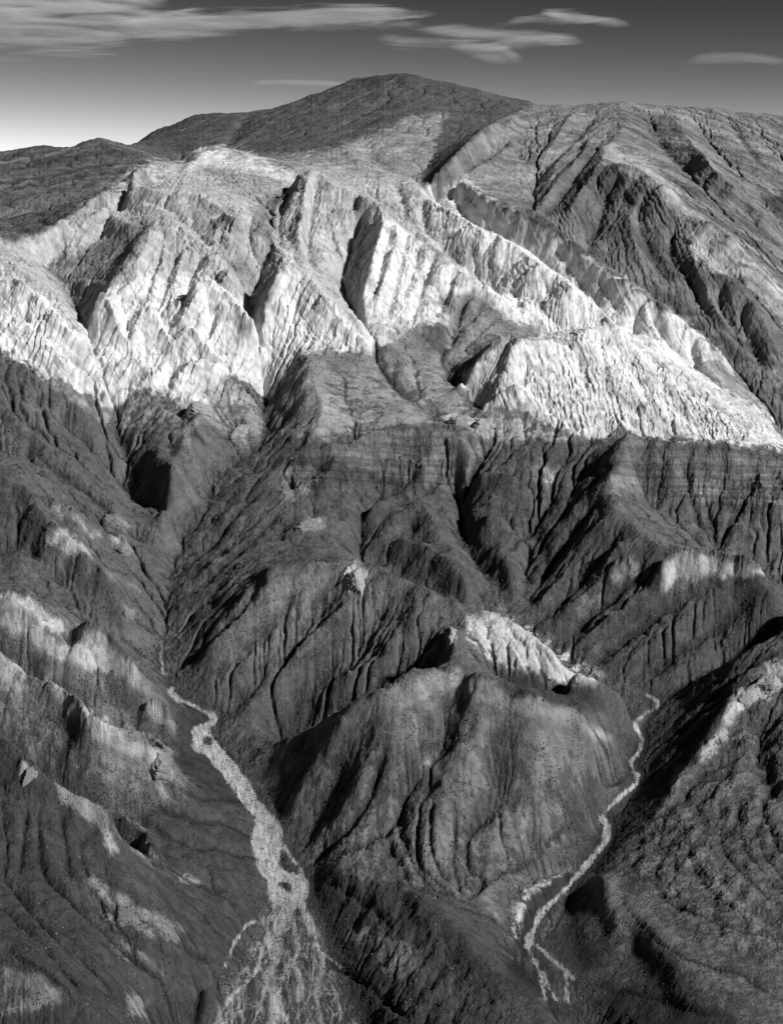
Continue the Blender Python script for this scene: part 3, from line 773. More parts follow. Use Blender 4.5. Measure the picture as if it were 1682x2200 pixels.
# dry stream beds, gravel: width px, points (drawn as their own sheets, also a pale band here)
BEDS = [
 ("left", [(5,"372,1385 350,1398 343,1415 352,1432 345,1445 362,1455 372,1465 370,1478"),(9,"370,1478 366,1488 385,1503 410,1512 440,1530 462,1542 460,1552 440,1560 425,1566"),
   (18,"425,1568 422,1590 440,1610 455,1620 470,1645 490,1660 510,1690 525,1705 545,1722 562,1740"),(14,"562,1740 580,1760 600,1785 602,1800 585,1850 580,1870"),(30,"560,1785 565,1830 578,1865 600,1880 630,1890 645,1900"),
   (9,"610,1820 635,1855 650,1875"),(12,"580,1870 583,1910 590,1950"),(20,"645,1890 645,1930 620,1950 600,1990 590,2020 590,2060 580,2100 590,2160 580,2210"),(14,"645,1930 660,1970 670,2000"),
   (10,"625,1960 640,2030 632,2070 645,2100 640,2150"),(7,"600,2000 565,2040 550,2090 500,2140 470,2180 460,2210"),(7,"670,1990 690,2060 690,2090 680,2130 690,2200"),(6,"690,2090 720,2130 735,2190"),(5,"690,2045 740,2085"),
   (6,"545,1980 520,2000 480,2080"),(7,"610,2100 600,2150 620,2200"),(6,"575,2000 560,2060 570,2120 550,2180")]),
 ("right", [(6,"1385,1492 1400,1500 1412,1510 1402,1525 1385,1535 1368,1550 1366,1565 1380,1590 1370,1620 1355,1640 1370,1665"),(8,"1370,1665 1365,1685 1340,1705 1310,1735 1290,1757"),(11,"1290,1757 1305,1775 1298,1810 1270,1845 1240,1880 1215,1910"),
   (13,"1215,1910 1190,1935 1160,1965 1145,2000 1133,2030"),(9,"1133,2030 1145,2060 1160,2100 1172,2150"),(8,"1145,2025 1180,2055 1215,2085 1232,2105"),(7,"1215,2085 1215,2120 1218,2150"),(9,"1165,2090 1185,2130 1195,2150")]),
]
# strata: direction (deg, picture plane, 90 = straight down), stretch, wavelength px, height px, polygon
STRATA = [
 (114, 5, 34, 12.0, "-200,560 0,560 130,640 200,740 215,640 340,480 420,430 520,455 640,560 760,690 800,740 700,755 575,862 235,884 -200,690"),
 (50, 6, 20, 5.0, "-200,560 0,560 130,640 200,740 215,640 340,480 420,430 520,455 640,560 760,690 800,740 700,755 575,862 235,884 -200,690"),
 (105, 4, 22, 6.0, "-200,500 0,508 110,496 225,415 330,347 430,350 600,385 560,500 400,430 200,640 140,620 -200,560"),
 (108, 8, 20, 5.0, "600,380 640,365 780,438 1020,610 960,750 850,740 800,700 735,590 640,540 580,520"),
 (60, 6, 12, 1.8, "640,380 780,438 740,590 640,540"),
 (96, 9, 22, 5.5, "740,375 905,405 1160,560 1330,700 1180,720 1020,610 780,438"),
 (36, 14, 13, 2.6, "900,440 1160,560 1330,700 1180,720 1020,610"),
 (62, 8, 20, 5.5, "930,400 990,388 1150,482 1400,650 1560,775 1450,780 1330,700 1100,530"),
 (70, 8, 25, 10.0, "1060,870 1110,745 1280,708 1450,790 1690,955 1400,940 1260,938"),
 (72, 7, 12, 3.0, "1060,870 1110,745 1280,708 1450,790 1690,955 1400,940 1260,938"),
 (108, 7, 12, 4.5, "985,815 1085,725 1115,745 1045,895"),
 (128, 9, 20, 4.5, "905,410 1060,262 1320,225 1330,290 1250,420 1150,480 1060,440"),
 (66, 8, 26, 8.0, "1290,345 1440,420 1480,500 1560,600 1690,780 1690,930 1540,770 1260,560 1150,482"),
 (40, 7, 22, 6.0, "1330,225 1900,240 1900,900 1682,690 1560,560 1450,430 1330,300"),
 (30, 9, 11, 2.5, "1450,450 1682,620 1900,760 1900,900 1682,700 1540,590"),
 (8, 6, 13, 5.0, ESC),
 (95, 5, 15, 4.0, ESC),
 (135, 7, 26, 5.0, "575,1225 760,1203 1000,1310 970,1437 700,1545 525,1645 350,1440 360,1330 430,1180 600,1000 700,1000"),
 (133, 8, 26, 5.0, "1300,1060 1400,1165 1682,1250 1900,1300 1900,1360 1682,1400 1560,1500 1400,1700 1300,1800 1385,1490 1130,1340 1140,1260"),
 (34, 7, 26, 4.0, "-200,770 0,760 240,900 290,1060 380,1190 350,1330 430,1560 540,1700 -200,1500"),
 (75, 6, 16, 3.5, "1000,1320 1060,1315 1290,1450 1290,1470 1120,1440"),
 (60, 6, 14, 3.5, "200,1880 400,1980 400,2060 200,2000"),
 (18, 8, 16, 3.0, "-200,330 0,320 280,300 380,370 100,500 -200,520"),
]
# share of carving by running water per region
CARVE = [
 (.7, "-200,100 1900,100 1900,420 -200,520"), (.5, WHITE), (1.1, "-200,770 240,900 575,930 960,920 1345,945 1900,1020 1900,1500 1300,1800 1000,1500 600,1640 -200,1500"),
 (.15,"650,762 760,752 810,765 960,915 850,910 700,950"), (.15,"820,702 880,700 1010,880 960,900"),
 (.45,"-200,1480 1900,1480 1900,2500 -200,2500"), (.12, "1270,1880 1400,1900 1500,2030 1900,2100 1900,2500 1300,2160 1160,2060 1200,1960"),
 (.1, "850,1895 950,1940 1100,2060 1200,2165 1300,2200 1200,2210 1050,2120 950,2000"), (.1,"1030,1900 1200,1850 1120,1930 1100,2000 1000,1930"),
]

BEDPOLY = [(1., "418,1560 440,1552 462,1545 450,1565 470,1600 500,1630 530,1670 545,1700 560,1725 580,1745 602,1765 607,1800 600,1840 625,1862 646,1885 650,1935 590,1950 575,1900 556,1850 550,1790 548,1760 520,1725 495,1690 470,1655 440,1620 420,1590"),
 (-1, "436,1584 448,1582 457,1592 453,1601 441,1599"), (-1, "605,1842 622,1850 640,1864 644,1874 625,1877 612,1868 600,1856"), (-1, "596,1898 612,1895 630,1905 626,1920 610,1916")]
FAN = "580,1935 655,1935 700,2050 770,2200 790,2400 440,2400 450,2200 540,2020"

BEDDING = [
 ((597, -900, -417), (-.5, -.25, -.8), 26., .40, 1.0, "780,400 905,405 990,388 1160,484 1400,650 1560,775 1560,850 1450,790 1280,708 1180,716 1020,610 850,480"),
 ((597, -900, -417), (-.5, -.1, -.85), 30., .28, .8, "1060,870 1110,745 1280,708 1450,790 1690,955 1400,940 1260,938"),
 ((700, -800, -330), (-.5, -.3, -.8), 42., .5, 1.2, "1290,345 1420,400 1480,500 1560,600 1690,780 1690,930 1540,770 1260,560 1150,482"),
 ((700, -900, -250), (.6, .3, -.7), 40., .48, .8, "1330,225 1900,240 1900,900 1682,690 1560,560 1450,430 1330,300"),
 ((-500, -700, -300), (.3, -.5, -.8), 40., .48, .9, "905,410 1060,262 1320,225 1330,290 1300,345 1150,480 1060,440"),
 ((500, -700, -260), (-.4, -.2, -.85), 24., .22, .6, "600,380 640,365 780,438 1020,610 960,750 850,740 735,590 640,540 580,520"),
 ((900, 100, -260), (.1, -.6, -.6), 60., .55, 1.4, "-200,330 0,320 280,300 380,370 100,500 -200,520"),
 ((900, 60, -40), (0, -.7, .2), 12., .45, 1.2, ESC),
 ((400, -500, -300), (-.5, -.4, -.7), 30., .2, .6, "-200,560 0,560 130,640 200,740 340,480 520,455 640,560 800,740 700,755 575,862 235,884 -200,690"),
]

TOPW = "180,470 225,415 330,347 485,316 610,366 905,405 990,388 900,440 640,400 520,455 340,470"
def build_cons():
    c = []
    for f, s in RIDGES+VALLEYS:
        D = dense([(a, b, np.log(y)) for a, b, y in pts(s, f)], 1.5)
        Y = np.exp(D[:, 2]); c.append(np.stack([D[:, 0], Y, -Y*(D[:, 1]-HY)/FPX], 1))
    for Q in floors():
        D = dense(np.stack([Q[:, 0], Q[:, 1], np.log(Q[:, 2])], 1), 1.5); Y = np.exp(D[:, 2]); c.append(np.stack([D[:, 0], Y, -Y*(D[:, 1]-HY)/FPX], 1))
    xs = np.arange(-170, 1850, 4.)
    c.append(np.stack([xs, xs*0+1190, xs*0-1020], 1)); c.append(np.stack([xs, xs*0+9400, xs*0-500], 1))
    return np.concatenate(c)
def picrow(Z, V): return HY-FPX*Z/np.exp(V)[:, None]
def bed_map(grow=0.):
    """1 on the gravel of the dry streams"""
    M = np.zeros((int((2400+MO)/2), int((1682+2*MO)/2)), np.float32)
    for _, seg in BEDS:
        for w, s in seg:
            P = dense([[float(a) for a in t.split(',')] for t in s.split()], 2.)
            for k, (x, y) in enumerate(P):
                r = (w*.55*(1+.5*np.sin(k*.13+x*.05)*np.sin(k*.05+y*.03))+grow)/2; cx, cy = (x+MO)/2, (y+MO)/2
                x0, x1, y0, y1 = int(cx-r-2), int(cx+r+3), int(cy-r-2), int(cy+r+3)
                X, Y = np.meshgrid(np.arange(x0, x1)+.5, np.arange(y0, y1)+.5)
                a = np.clip(r+.5-np.hypot(X-cx, Y-cy), 0, 1)
                sub = M[y0:y1, x0:x1]; np.maximum(sub, a[:sub.shape[0], :sub.shape[1]], out=sub)
    for v, poly in BEDPOLY:
        m = polymask(M.shape[0], M.shape[1], 2., shift(poly)); M = np.where(m > 0, np.maximum(M, v) if v > 0 else M*0, M)
    return M
def blur_bed(px, py): return np.clip(sample_bed(blur(bed_map(50.), 12), px, py)*1.1, 0, 1)
def sculpt(nx, ny, fine):
    """returns px columns, ln distance rows, height, tone"""
    Z = laplace(build_cons(), nx, ny)
    PX = np.linspace(PX0, PX1, nx); V = np.linspace(V0, V1, ny); dpx = PX[1]-PX[0]
    PY = picrow(Z, V); PXg = PX[None]*np.ones_like(PY)
    hard = sample(paintmap([(1., WHITE), (1., "905,410 1060,262 1340,215 1900,240 1900,1000 1690,950")], 0, 3), PXg, PY)
    Zb = blur(Z, 2); Z = Z*hard+Zb*(1-hard); Z = blur(Z, 1)*.6+Z*.4
    Yg = np.exp(V)[:, None]
    wm = paintmap([(1., WHITE), (1., "905,410 1060,262 1340,215 1900,240 1900,1000 1690,950")], 0, 1)
    ST = []
    for wd, am, pr, st in STROKES:
        q = st.split()[len(st.split())//2].split(','); h = float(sample(wm, np.array([float(q[0])]), np.array([float(q[1])]))[0])
        fg = 1.45 if (pr == 's' and float(q[1]) > 1380 and float(q[0]) < 1200) else 1.; ST.append((wd*(1.05+.1*h), am*(1.5-.2*h)*fg, pr, st))
    Z = Z+slabs_field(Z, PX, V, SLABS)
    F, W = strokes_field(Z, PX, V, ST); Z = Z+F
    gx, gy = PXg, (V*FPX)[:, None]*np.ones_like(PXg)          # even coordinates, px
    # broad and middle roughness before carving
    nb = 1-blur_bed(PXg, PY)
    soft = 1-.75*sample(paintmap([(1., CARVE[3][1]), (1., CARVE[4][1]), (1., CARVE[6][1]), (1., CARVE[7][1]), (1., CARVE[8][1])], 0, 4), PXg, PY)
    Z = Z+nb*soft*Yg/FPX*(16*fbm(gx/150, gy/150, 3, 11)+11*fbm(gx/40, gy/40, 3, 21))*(.5+.5*np.clip((PY-300)/300, 0, 1))*(1-.6*hard)
    K = sample(paintmap(CARVE, .6, 5), PXg, PY)
    bed = sample_bed(bed_map(14.), PXg, PY)
    Zp = Z
    Z, A = erode(Z, V, dpx, .02*K*(1-.95*np.clip(bed, 0, 1)), 22, .09*(1-.8*hard))
    # let the carved channels wander
    ax, ay = 3.2*fbm(gx/60, gy/60, 3, 91), 3.2*fbm(gx/60, gy/60, 3, 95)
    ii = np.arange(ny)[:, None]; jj = np.arange(nx)[None]
    wi = np.clip(ii+ay*(1-bed), 0, ny-1.01); wj = np.clip(jj+ax*(1-bed), 0, nx-1.01)
    i0 = wi.astype(int); j0 = wj.astype(int); fi, fj = wi-i0, wj-j0
    def warp(a): return (a[i0, j0]*(1-fj)+a[i0, j0+1]*fj)*(1-fi)+(a[i0+1, j0]*(1-fj)+a[i0+1, j0+1]*fj)*fi
    cut = (Zp-Z)/Yg; Z = Zp-warp(cut)*Yg; A = np.exp(warp(np.log(A)))
    # ---- fine grid
    n2x, n2y = int(nx*fine), int(ny*fine)
    Z = resize(Z, n2y, n2x); W = resize(W, n2y, n2x); A = np.log(resize(A, n2y, n2x)); PX = np.linspace(PX0, PX1, n2x); V = np.linspace(V0, V1, n2y)
    Yg = np.exp(V)[:, None]; PY = picrow(Z, V).astype(np.float32); PXg = (PX[None]*np.ones_like(PY)).astype(np.float32)
    gx, gy = PXg, ((V*FPX)[:, None]*np.ones_like(PXg)).astype(np.float32)
    wx = 14*fbm(gx/45, gy/45, 3, 31); wy = 14*fbm(gx/45, gy/45, 3, 41)
    w2x = 8*fbm(gx/14, gy/14, 3, 33); w2y = 8*fbm(gx/14, gy/14, 3, 43)
    D = np.zeros_like(PY)
    for k, (deg, st, wl, amp, poly) in enumerate(STRATA):
        m = sample(paintmap([(1., poly)], 0, 4), PXg+wx, PY+wy)
        sel = m > .01
        x, y = (PXg+wx*.8)[sel], (PY+wy*.8)[sel]
        t = np.radians(deg); a = (x*np.cos(t)+y*np.sin(t))/(wl*st); b = (-x*np.sin(t)+y*np.cos(t))/wl
        n = fbm(a, b, 3, 51+k*7, ridged=True, gain=.6)
        saw = b*1.9+1.5*perlin(a*.7, b*.4, 77+k); saw = saw-np.floor(saw); saw = np.where(saw < .8, saw/.8, (1-saw)/.2)
        D[sel] += m[sel]*amp*(.38 if k in (2, 11, 13, 14) else .6)*(n*.7+.6*(saw-.5)*(.6+perlin(a, b*.5, 99+k)))
    # bedding: planes in the rock, harder and paler beds alternate; they are cut by the slopes wherever they run
    Xg = Yg*(PXg-CX)/FPX; Zg = Z+D*Yg/FPX; bedtone = np.ones_like(PY)
    for d1, d2, wl, tc_, hc, poly in BEDDING:
        m = sample(paintmap([(1., poly)], 0, 4), PXg+wx, PY+wy); sel = m > .01
        n_ = np.cross(d1, d2); n_ = n_/np.linalg.norm(n_)
        s = (Xg[sel]*n_[0]+(Yg*np.ones_like(PXg))[sel]*n_[1]+Zg[sel]*n_[2])/wl
        s = s+.35*perlin(gx[sel]/70, gy[sel]/70, 88)
        q = perlin(s, s*0+.37, 71)+.6*perlin(s*2.3, s*0+.11, 72)+.45*perlin(s*5.1, s*0+.71, 73)
        bedtone[sel] *= 1+m[sel]*tc_*np.clip(q*1.3, -1, 1); D[sel] += m[sel]*hc*q
    rough = sample(paintmap([(1., WHITE), (.38, "905,410 1060,262 1340,215 1900,240 1900,1000 1690,950"), (.35, TOPW), (.9, STRATA[15][4])], .28, 3), PXg, PY)
    smooth = 1-.75*sample(paintmap([(1., CARVE[3][1]), (1., CARVE[4][1]), (1., CARVE[6][1]), (1., CARVE[7][1]), (.6, CARVE[8][1]), (.55, HILLB)], 0, 4), PXg, PY)
    cr = 0
    for deg, st, wl, sd in ((118, 4, 26, 201), (48, 4, 20, 207), (85, 5, 34, 213)):
        t = np.radians(deg); X2, Y2 = PXg+wx, PY+wy
        c = fbm((X2*np.cos(t)+Y2*np.sin(t))/(wl*st), (-X2*np.sin(t)+Y2*np.cos(t))/wl, 2, sd)
        cr = np.maximum(cr, np.exp(-(c/.045)**2)*np.clip(.35+1.6*perlin(gx/50, gy/50, sd+1), 0, 1))
    rock = np.clip((rough-.4)/.4, 0, 1)
    D += rough*(1.5*fbm(gx/16, gy/16, 3, 61, ridged=True)) - 2.6*cr*rock + smooth*(2.7*fbm(gx/28, gy/24, 5, 71, gain=.6)+1.7*(1-rock)*fbm(gx/11, gy/8, 3, 79, ridged=True)+.55*fbm(gx/5, gy/5, 2, 75))
    bm_ = blur(bed_map(0.), 1); bed = sample_bed(bm_, PXg+wx*.3+w2x*.25, PY+wy*.3+w2y*.25)
    fan = sample(paintmap([(1., FAN)], 0, 3), PXg+wx, PY+wy)
    streak = fbm((PXg-620)/(5+.030*(PY-1900).clip(0, 400))*1.0, gy/70, 3, 401)
    fx_ = (PXg+wx*.6-620)/(9+.045*(PY-1900).clip(0, 400))
    th1 = np.exp(-(perlin(fx_, gy/70, 421)/.085)**2); th2 = np.exp(-(perlin(fx_*1.9+7, gy/42, 423)/.10)**2); th3 = np.exp(-(perlin(fx_*.6+3, gy/95, 425)/.05)**2)
    thr = np.maximum(np.maximum(th1, .8*th2), th3)*fan**1.3*np.clip(.75+1.2*fbm(gx/30, gy/60, 2, 427), 0, 1)
    inner = np.clip((bed*.95+.45*fbm(gx/5, gy/18, 3, 411)+.4*fbm(gx/16, gy/40, 2, 415)-.30)*1.9, 0, 1)*np.clip(bed*6, 0, 1)
    bed = np.maximum(inner*(1-.25*fan), .85*thr)
    bedw = sample_bed(bed_map(12.), PXg, PY)
    D *= 1-.85*np.clip(bedw, 0, 1)
    Z = Z+D*Yg/FPX
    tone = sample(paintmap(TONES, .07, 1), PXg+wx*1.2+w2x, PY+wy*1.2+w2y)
    bstr = 1+.8*fbm(gx/6, gy/34, 3, 451)+.5*fbm(gx/4, gy/4, 2, 455)
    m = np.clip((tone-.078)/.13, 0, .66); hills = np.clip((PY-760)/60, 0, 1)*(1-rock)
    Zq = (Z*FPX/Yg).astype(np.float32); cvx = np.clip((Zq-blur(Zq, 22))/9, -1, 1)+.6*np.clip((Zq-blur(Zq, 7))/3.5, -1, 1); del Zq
    pn = .75*cvx+fbm(gx/26, gy/15, 5, 321, gain=.62)*2.1+.5*np.clip(D/3, -1, 1)  # light on convex crests painted in by curvature, beside random pale patches
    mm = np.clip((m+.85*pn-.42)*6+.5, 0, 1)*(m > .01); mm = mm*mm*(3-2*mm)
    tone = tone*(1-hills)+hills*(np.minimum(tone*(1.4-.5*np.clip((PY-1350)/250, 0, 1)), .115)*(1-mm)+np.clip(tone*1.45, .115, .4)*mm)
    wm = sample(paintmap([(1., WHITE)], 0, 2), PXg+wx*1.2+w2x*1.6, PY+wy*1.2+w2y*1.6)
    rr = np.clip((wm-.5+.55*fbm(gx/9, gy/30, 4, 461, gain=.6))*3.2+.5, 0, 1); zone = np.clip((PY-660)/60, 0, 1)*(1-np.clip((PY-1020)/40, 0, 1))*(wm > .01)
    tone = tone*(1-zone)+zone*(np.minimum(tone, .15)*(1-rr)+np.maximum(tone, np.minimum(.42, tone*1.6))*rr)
    veg_shade = np.clip(np.maximum((A-3.4)/3.-.55*cvx, (W-.42)*2.6*(PY > 900)*(1-rock)*(1+fbm(gx/12, gy/12, 2, 433))), 0, 1)*np.clip((.3-tone)/.2, 0, 1)  # bushes along water lines and gullies, plus painted shade in concave hollows
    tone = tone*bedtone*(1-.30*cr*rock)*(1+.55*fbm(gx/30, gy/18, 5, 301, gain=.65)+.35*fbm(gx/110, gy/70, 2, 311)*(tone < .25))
    return PX, V, Z, tone, bed, veg_shade, D, PY, bstr
def sample_bed(M, px, py):
    x = np.clip((px+MO)/2, 0, M.shape[1]-1).astype(np.int32); y = np.clip((py+MO)/2, 0, M.shape[0]-1).astype(np.int32)
    return M[y, x]
# ---------------------------------------------------------------- materials
def mat(name):
    m = bpy.data.materials.new(name); m.use_nodes = True
    n = m.node_tree; b = n.nodes['Principled BSDF']; b.inputs['Roughness'].default_value = .95
    b.inputs['Specular IOR Level'].default_value = .08
    return m, n, b
def N(n, t, **k):
    x = n.nodes.new(t)
    for a, v in k.items(): setattr(x, a, v)
    return x
def rockmat(name, grain, speck, bump):
    """tone attribute times mottling, fine dark scrub dots where the ground is dark, and grain as bump"""
    m, n, b = mat(name); L = n.links.new
    geo = N(n, 'ShaderNodeNewGeometry'); at = N(n, 'ShaderNodeAttribute', attribute_name='tone'); sc = N(n, 'ShaderNodeAttribute', attribute_name='scrub')
    n1 = N(n, 'ShaderNodeTexNoise'); n1.inputs['Scale'].default_value = grain; n1.inputs['Detail'].default_value = 8; n1.inputs['Roughness'].default_value = .65
    L(geo.outputs['Position'], n1.inputs['Vector'])
    r1 = N(n, 'ShaderNodeMapRange'); r1.inputs[1].default_value = .3; r1.inputs[2].default_value = .7; r1.inputs[3].default_value = .72; r1.inputs[4].default_value = 1.28
    L(n1.outputs[0], r1.inputs[0])
    mul = N(n, 'ShaderNodeMath', operation='MULTIPLY'); L(at.outputs['Fac'], mul.inputs[0]); L(r1.outputs[0], mul.inputs[1])
    vo = N(n, 'ShaderNodeTexVoronoi'); vo.inputs['Scale'].default_value = speck; L(geo.outputs['Position'], vo.inputs['Vector'])
    wn = N(n, 'ShaderNodeSeparateColor'); L(vo.outputs['Color'], wn.inputs[0])
    # a cell carries a bush when its random number is below the local scrub share
    lt = N(n, 'ShaderNodeMath', operation='LESS_THAN'); L(wn.outputs[0], lt.inputs[0]); L(sc.outputs['Fac'], lt.inputs[1])
    ds = N(n, 'ShaderNodeMapRange'); ds.inputs[1].default_value = .28; ds.inputs[2].default_value = .42; ds.inputs[3].default_value = 1; ds.inputs[4].default_value = 0
    L(vo.outputs['Distance'], ds.inputs[0])
    bm_ = N(n, 'ShaderNodeMath', operation='MULTIPLY'); L(lt.outputs[0], bm_.inputs[0]); L(ds.outputs[0], bm_.inputs[1])
    mx = N(n, 'ShaderNodeMix'); mx.data_type = 'FLOAT'; L(bm_.outputs[0], mx.inputs[0]); L(mul.outputs[0], mx.inputs[2]); mx.inputs[3].default_value = .04
    L(mx.outputs[0], b.inputs['Base Color'])
    n2 = N(n, 'ShaderNodeTexNoise'); n2.inputs['Scale'].default_value = .22; n2.inputs['Detail'].default_value = 6; n2.inputs['Roughness'].default_value = .7
    L(geo.outputs['Position'], n2.inputs['Vector'])
    ad = N(n, 'ShaderNodeMath', operation='ADD'); L(n2.outputs[0], ad.inputs[0]); L(bm_.outputs[0], ad.inputs[1])
    bp = N(n, 'ShaderNodeBump'); bp.inputs['Strength'].default_value = bump; bp.inputs['Distance'].default_value = 2.5
    L(ad.outputs[0], bp.inputs['Height']); L(bp.outputs[0], b.inputs['Normal'])
    return m
M_rock = rockmat('pale_rock', .05, .30, .45); M_hill = rockmat('scrub_slope', .09, .45, 1.0); M_bed = rockmat('gravel', .15, .45, .5)

# ---------------------------------------------------------------- terrain, one sheet cut along its natural borders
NX, NY, FINE = (640, 1330, 2.4)
PX, V, Z, tone, bed, veg_shade, D, PY, bstr = sculpt(NX, NY, FINE)
ny, nx = Z.shape
Y = np.exp(V)[:, None]*np.ones((1, nx)); X = Y*(PX[None]-CX)/FPX
scrub = np.clip(.16+.5*fbm(PX[None]/60+0*Y, (V*FPX)[:, None]/60+0*Y, 3, 141)+.6*veg_shade, .03, .95)  # scrub share, raised also by the painted shade in concave hollows
scrub *= np.clip((.27-tone)/.12, .06, 1)
scrub = scrub*(1-.75*bed)
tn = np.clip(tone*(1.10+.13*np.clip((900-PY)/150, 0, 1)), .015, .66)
tn = tn*(1-.45*veg_shade)*(1-bed)+.28*bstr*bed
PXg = PX[None]*np.ones_like(Y)
REG = [('foothills', None), ('white_cliffs', WHITE),
       ('banded_mountain', "900,408 1060,262 1150,224 1340,100 1900,100 1900,990 1690,955 1620,850 1560,775 1480,702 1400,648 1260,558 1150,480 1060,438 990,385 910,412"),
       ('far_mountain', "-200,-400 1900,-400 1900,215 1340,218 1150,224 1060,262 900,408 760,378 720,356 610,366 485,316 430,322 400,350 385,352 280,312 280,-400"),
       ('dark_hill', "-200,-400 280,-400 280,312 385,352 330,347 280,372 225,415 180,438 110,496 60,512 0,508 -200,500"),
       ('valley_floor', "-1,-1 -2,-1 -2,-2")]
rid = np.zeros((ny-1, nx-1), np.int8)
pc, yc = PXg[:-1, :-1], PY[:-1, :-1]
for k, (nm, poly) in enumerate(REG[1:], 1):
    rid[sample(paintmap([(1., poly)], 0, 0), pc, np.clip(yc, -190, 2400)) > .5] = k
rid[(Y[:-1, :-1] > 5000) & (PXg[:-1, :-1] < 1060)] = 3
rid[(Y[:-1, :-1] > 4800) & (PXg[:-1, :-1] < 300)] = 4
rid[(Y[:-1, :-1] > 6200) & (PXg[:-1, :-1] < 300)] = 3
rid[bed[:-1, :-1] > .5] = 5
# beyond the frame the same country goes on, coarser
kx = 4; ex = int(900/(PX[1]-PX[0])); li = np.arange(ex, 0, -kx); ri = nx-1-np.arange(kx, ex, kx)
def widen(a, flip=None):
    l, r = a[:, li], a[:, ri]
    return np.concatenate([l, a, r], 1)
PXw = np.concatenate([2*PX[0]-PX[li], PX, 2*PX[-1]-PX[ri]])
X0, Y0_, Z0 = X, Y, Z
rid = np.concatenate([rid, rid[:, -1:]], 1); rid = np.concatenate([rid, rid[-1:]], 0); rid = widen(rid)[:-1, :-1]
Yw = np.exp(V)[:, None]*np.ones((1, len(PXw))); Xw = Yw*(PXw[None]-CX)/FPX; Zw = widen(Z); tn = widen(tn); scrub = widen(scrub)
P3 = np.stack([Xw, Yw, Zw+CAMZ], -1).reshape(-1, 3).astype(np.float32)
nw = len(PXw); quad = np.arange(ny*nw).reshape(ny, nw); quad = np.stack([quad[:-1, :-1], quad[:-1, 1:], quad[1:, 1:], quad[1:, :-1]], -1)
def sheet(name, label, sel, m, lift=0.):
    q = quad[sel].reshape(-1, 4); used, inv = np.unique(q, return_inverse=True); q = inv.reshape(-1, 4).astype(np.int32)
    me = bpy.data.meshes.new(name); me.vertices.add(len(used)); me.vertices.foreach_set('co', P3[used].ravel())
    me.loops.add(q.size); me.loops.foreach_set('vertex_index', q.ravel()); me.polygons.add(len(q))
    me.polygons.foreach_set('loop_start', np.arange(0, q.size, 4, dtype=np.int32))
    me.polygons.foreach_set('use_smooth', np.ones(len(q), bool))
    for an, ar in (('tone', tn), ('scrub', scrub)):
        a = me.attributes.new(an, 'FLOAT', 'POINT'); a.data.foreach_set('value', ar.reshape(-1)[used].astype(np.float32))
    me.update(calc_edges=True); me.materials.append(m)
    o = bpy.data.objects.new(name, me); C.objects.link(o); o['kind'] = 'structure'; o['label'] = label
    return o
sheet('foothills', 'dark scrubby foothills cut by gullies below the white cliffs', rid == 0, M_hill)
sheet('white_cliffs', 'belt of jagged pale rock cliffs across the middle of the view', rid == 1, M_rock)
sheet('banded_mountain', 'grey ribbed mountainside behind the white cliffs on the right', rid == 2, M_rock)
sheet('far_mountain', 'smooth dark summit on the skyline', rid == 3, M_hill)
sheet('dark_hill', 'dark hill behind the white cliffs at far left', rid == 4, M_hill)
lc = (PXw[None, :-1] < 800)*np.ones((ny-1, 1), bool)
sheet('stream_bed', 'pale braided dry stream bed running down left of centre', (rid == 5) & lc, M_bed)
sheet('stream_bed', 'narrow pale dry stream bed winding down at the right', (rid == 5) & ~lc, M_bed)
# ---------------------------------------------------------------- things
def link(name, verts, faces, m, smooth=True, parent=None, **props):
    me = bpy.data.meshes.new(name); me.from_pydata([tuple(v) for v in verts], [], [tuple(f) for f in faces]); me.update()
    if smooth: me.polygons.foreach_set('use_smooth', np.ones(len(me.polygons), bool))
    me.materials.append(m); o = bpy.data.objects.new(name, me); C.objects.link(o)
    if parent: o.parent = parent
    for k, v in props.items(): o[k] = v
    return o
# cirrus: thin lens-shaped veils some 60 km off and 4 to 6 km up, lit by the sun
mc = bpy.data.materials.new('cirrus'); mc.use_nodes = True; n = mc.node_tree; n.nodes.clear(); L = n.links.new
o_ = N(n, 'ShaderNodeOutputMaterial'); mixs = N(n, 'ShaderNodeMixShader'); tr = N(n, 'ShaderNodeBsdfTransparent')
df = N(n, 'ShaderNodeBsdfDiffuse'); tl = N(n, 'ShaderNodeBsdfTranslucent'); m2 = N(n, 'ShaderNodeMixShader'); m2.inputs[0].default_value = .4
df.inputs[0].default_value = (.9, .9, .9, 1); tl.inputs[0].default_value = (.9, .9, .9, 1)
L(df.outputs[0], m2.inputs[1]); L(tl.outputs[0], m2.inputs[2])
tc = N(n, 'ShaderNodeNewGeometry'); mp = N(n, 'ShaderNodeMapping'); mp.inputs['Scale'].default_value = (1/6500, 1/6500, 1/480); mp.inputs['Rotation'].default_value = (0, math.radians(5), 0)
L(tc.outputs['Position'], mp.inputs[0])
nz = N(n, 'ShaderNodeTexNoise'); nz.inputs['Scale'].default_value = 1; nz.inputs['Detail'].default_value = 9; nz.inputs['Roughness'].default_value = .55; nz.inputs['Distortion'].default_value = 2.2
L(mp.outputs[0], nz.inputs['Vector'])
ea = N(n, 'ShaderNodeAttribute', attribute_name='veil')
a1 = N(n, 'ShaderNodeMath', operation='SUBTRACT'); L(nz.outputs[0], a1.inputs[0]); a1.inputs[1].default_value = .5
a2 = N(n, 'ShaderNodeMath', operation='MULTIPLY_ADD'); L(a1.outputs[0], a2.inputs[0]); a2.inputs[1].default_value = 5.5
a4 = N(n, 'ShaderNodeMath', operation='MULTIPLY_ADD'); L(ea.outputs['Fac'], a4.inputs[0]); a4.inputs[1].default_value = 2.3; a4.inputs[2].default_value = -.6; L(a4.outputs[0], a2.inputs[2])
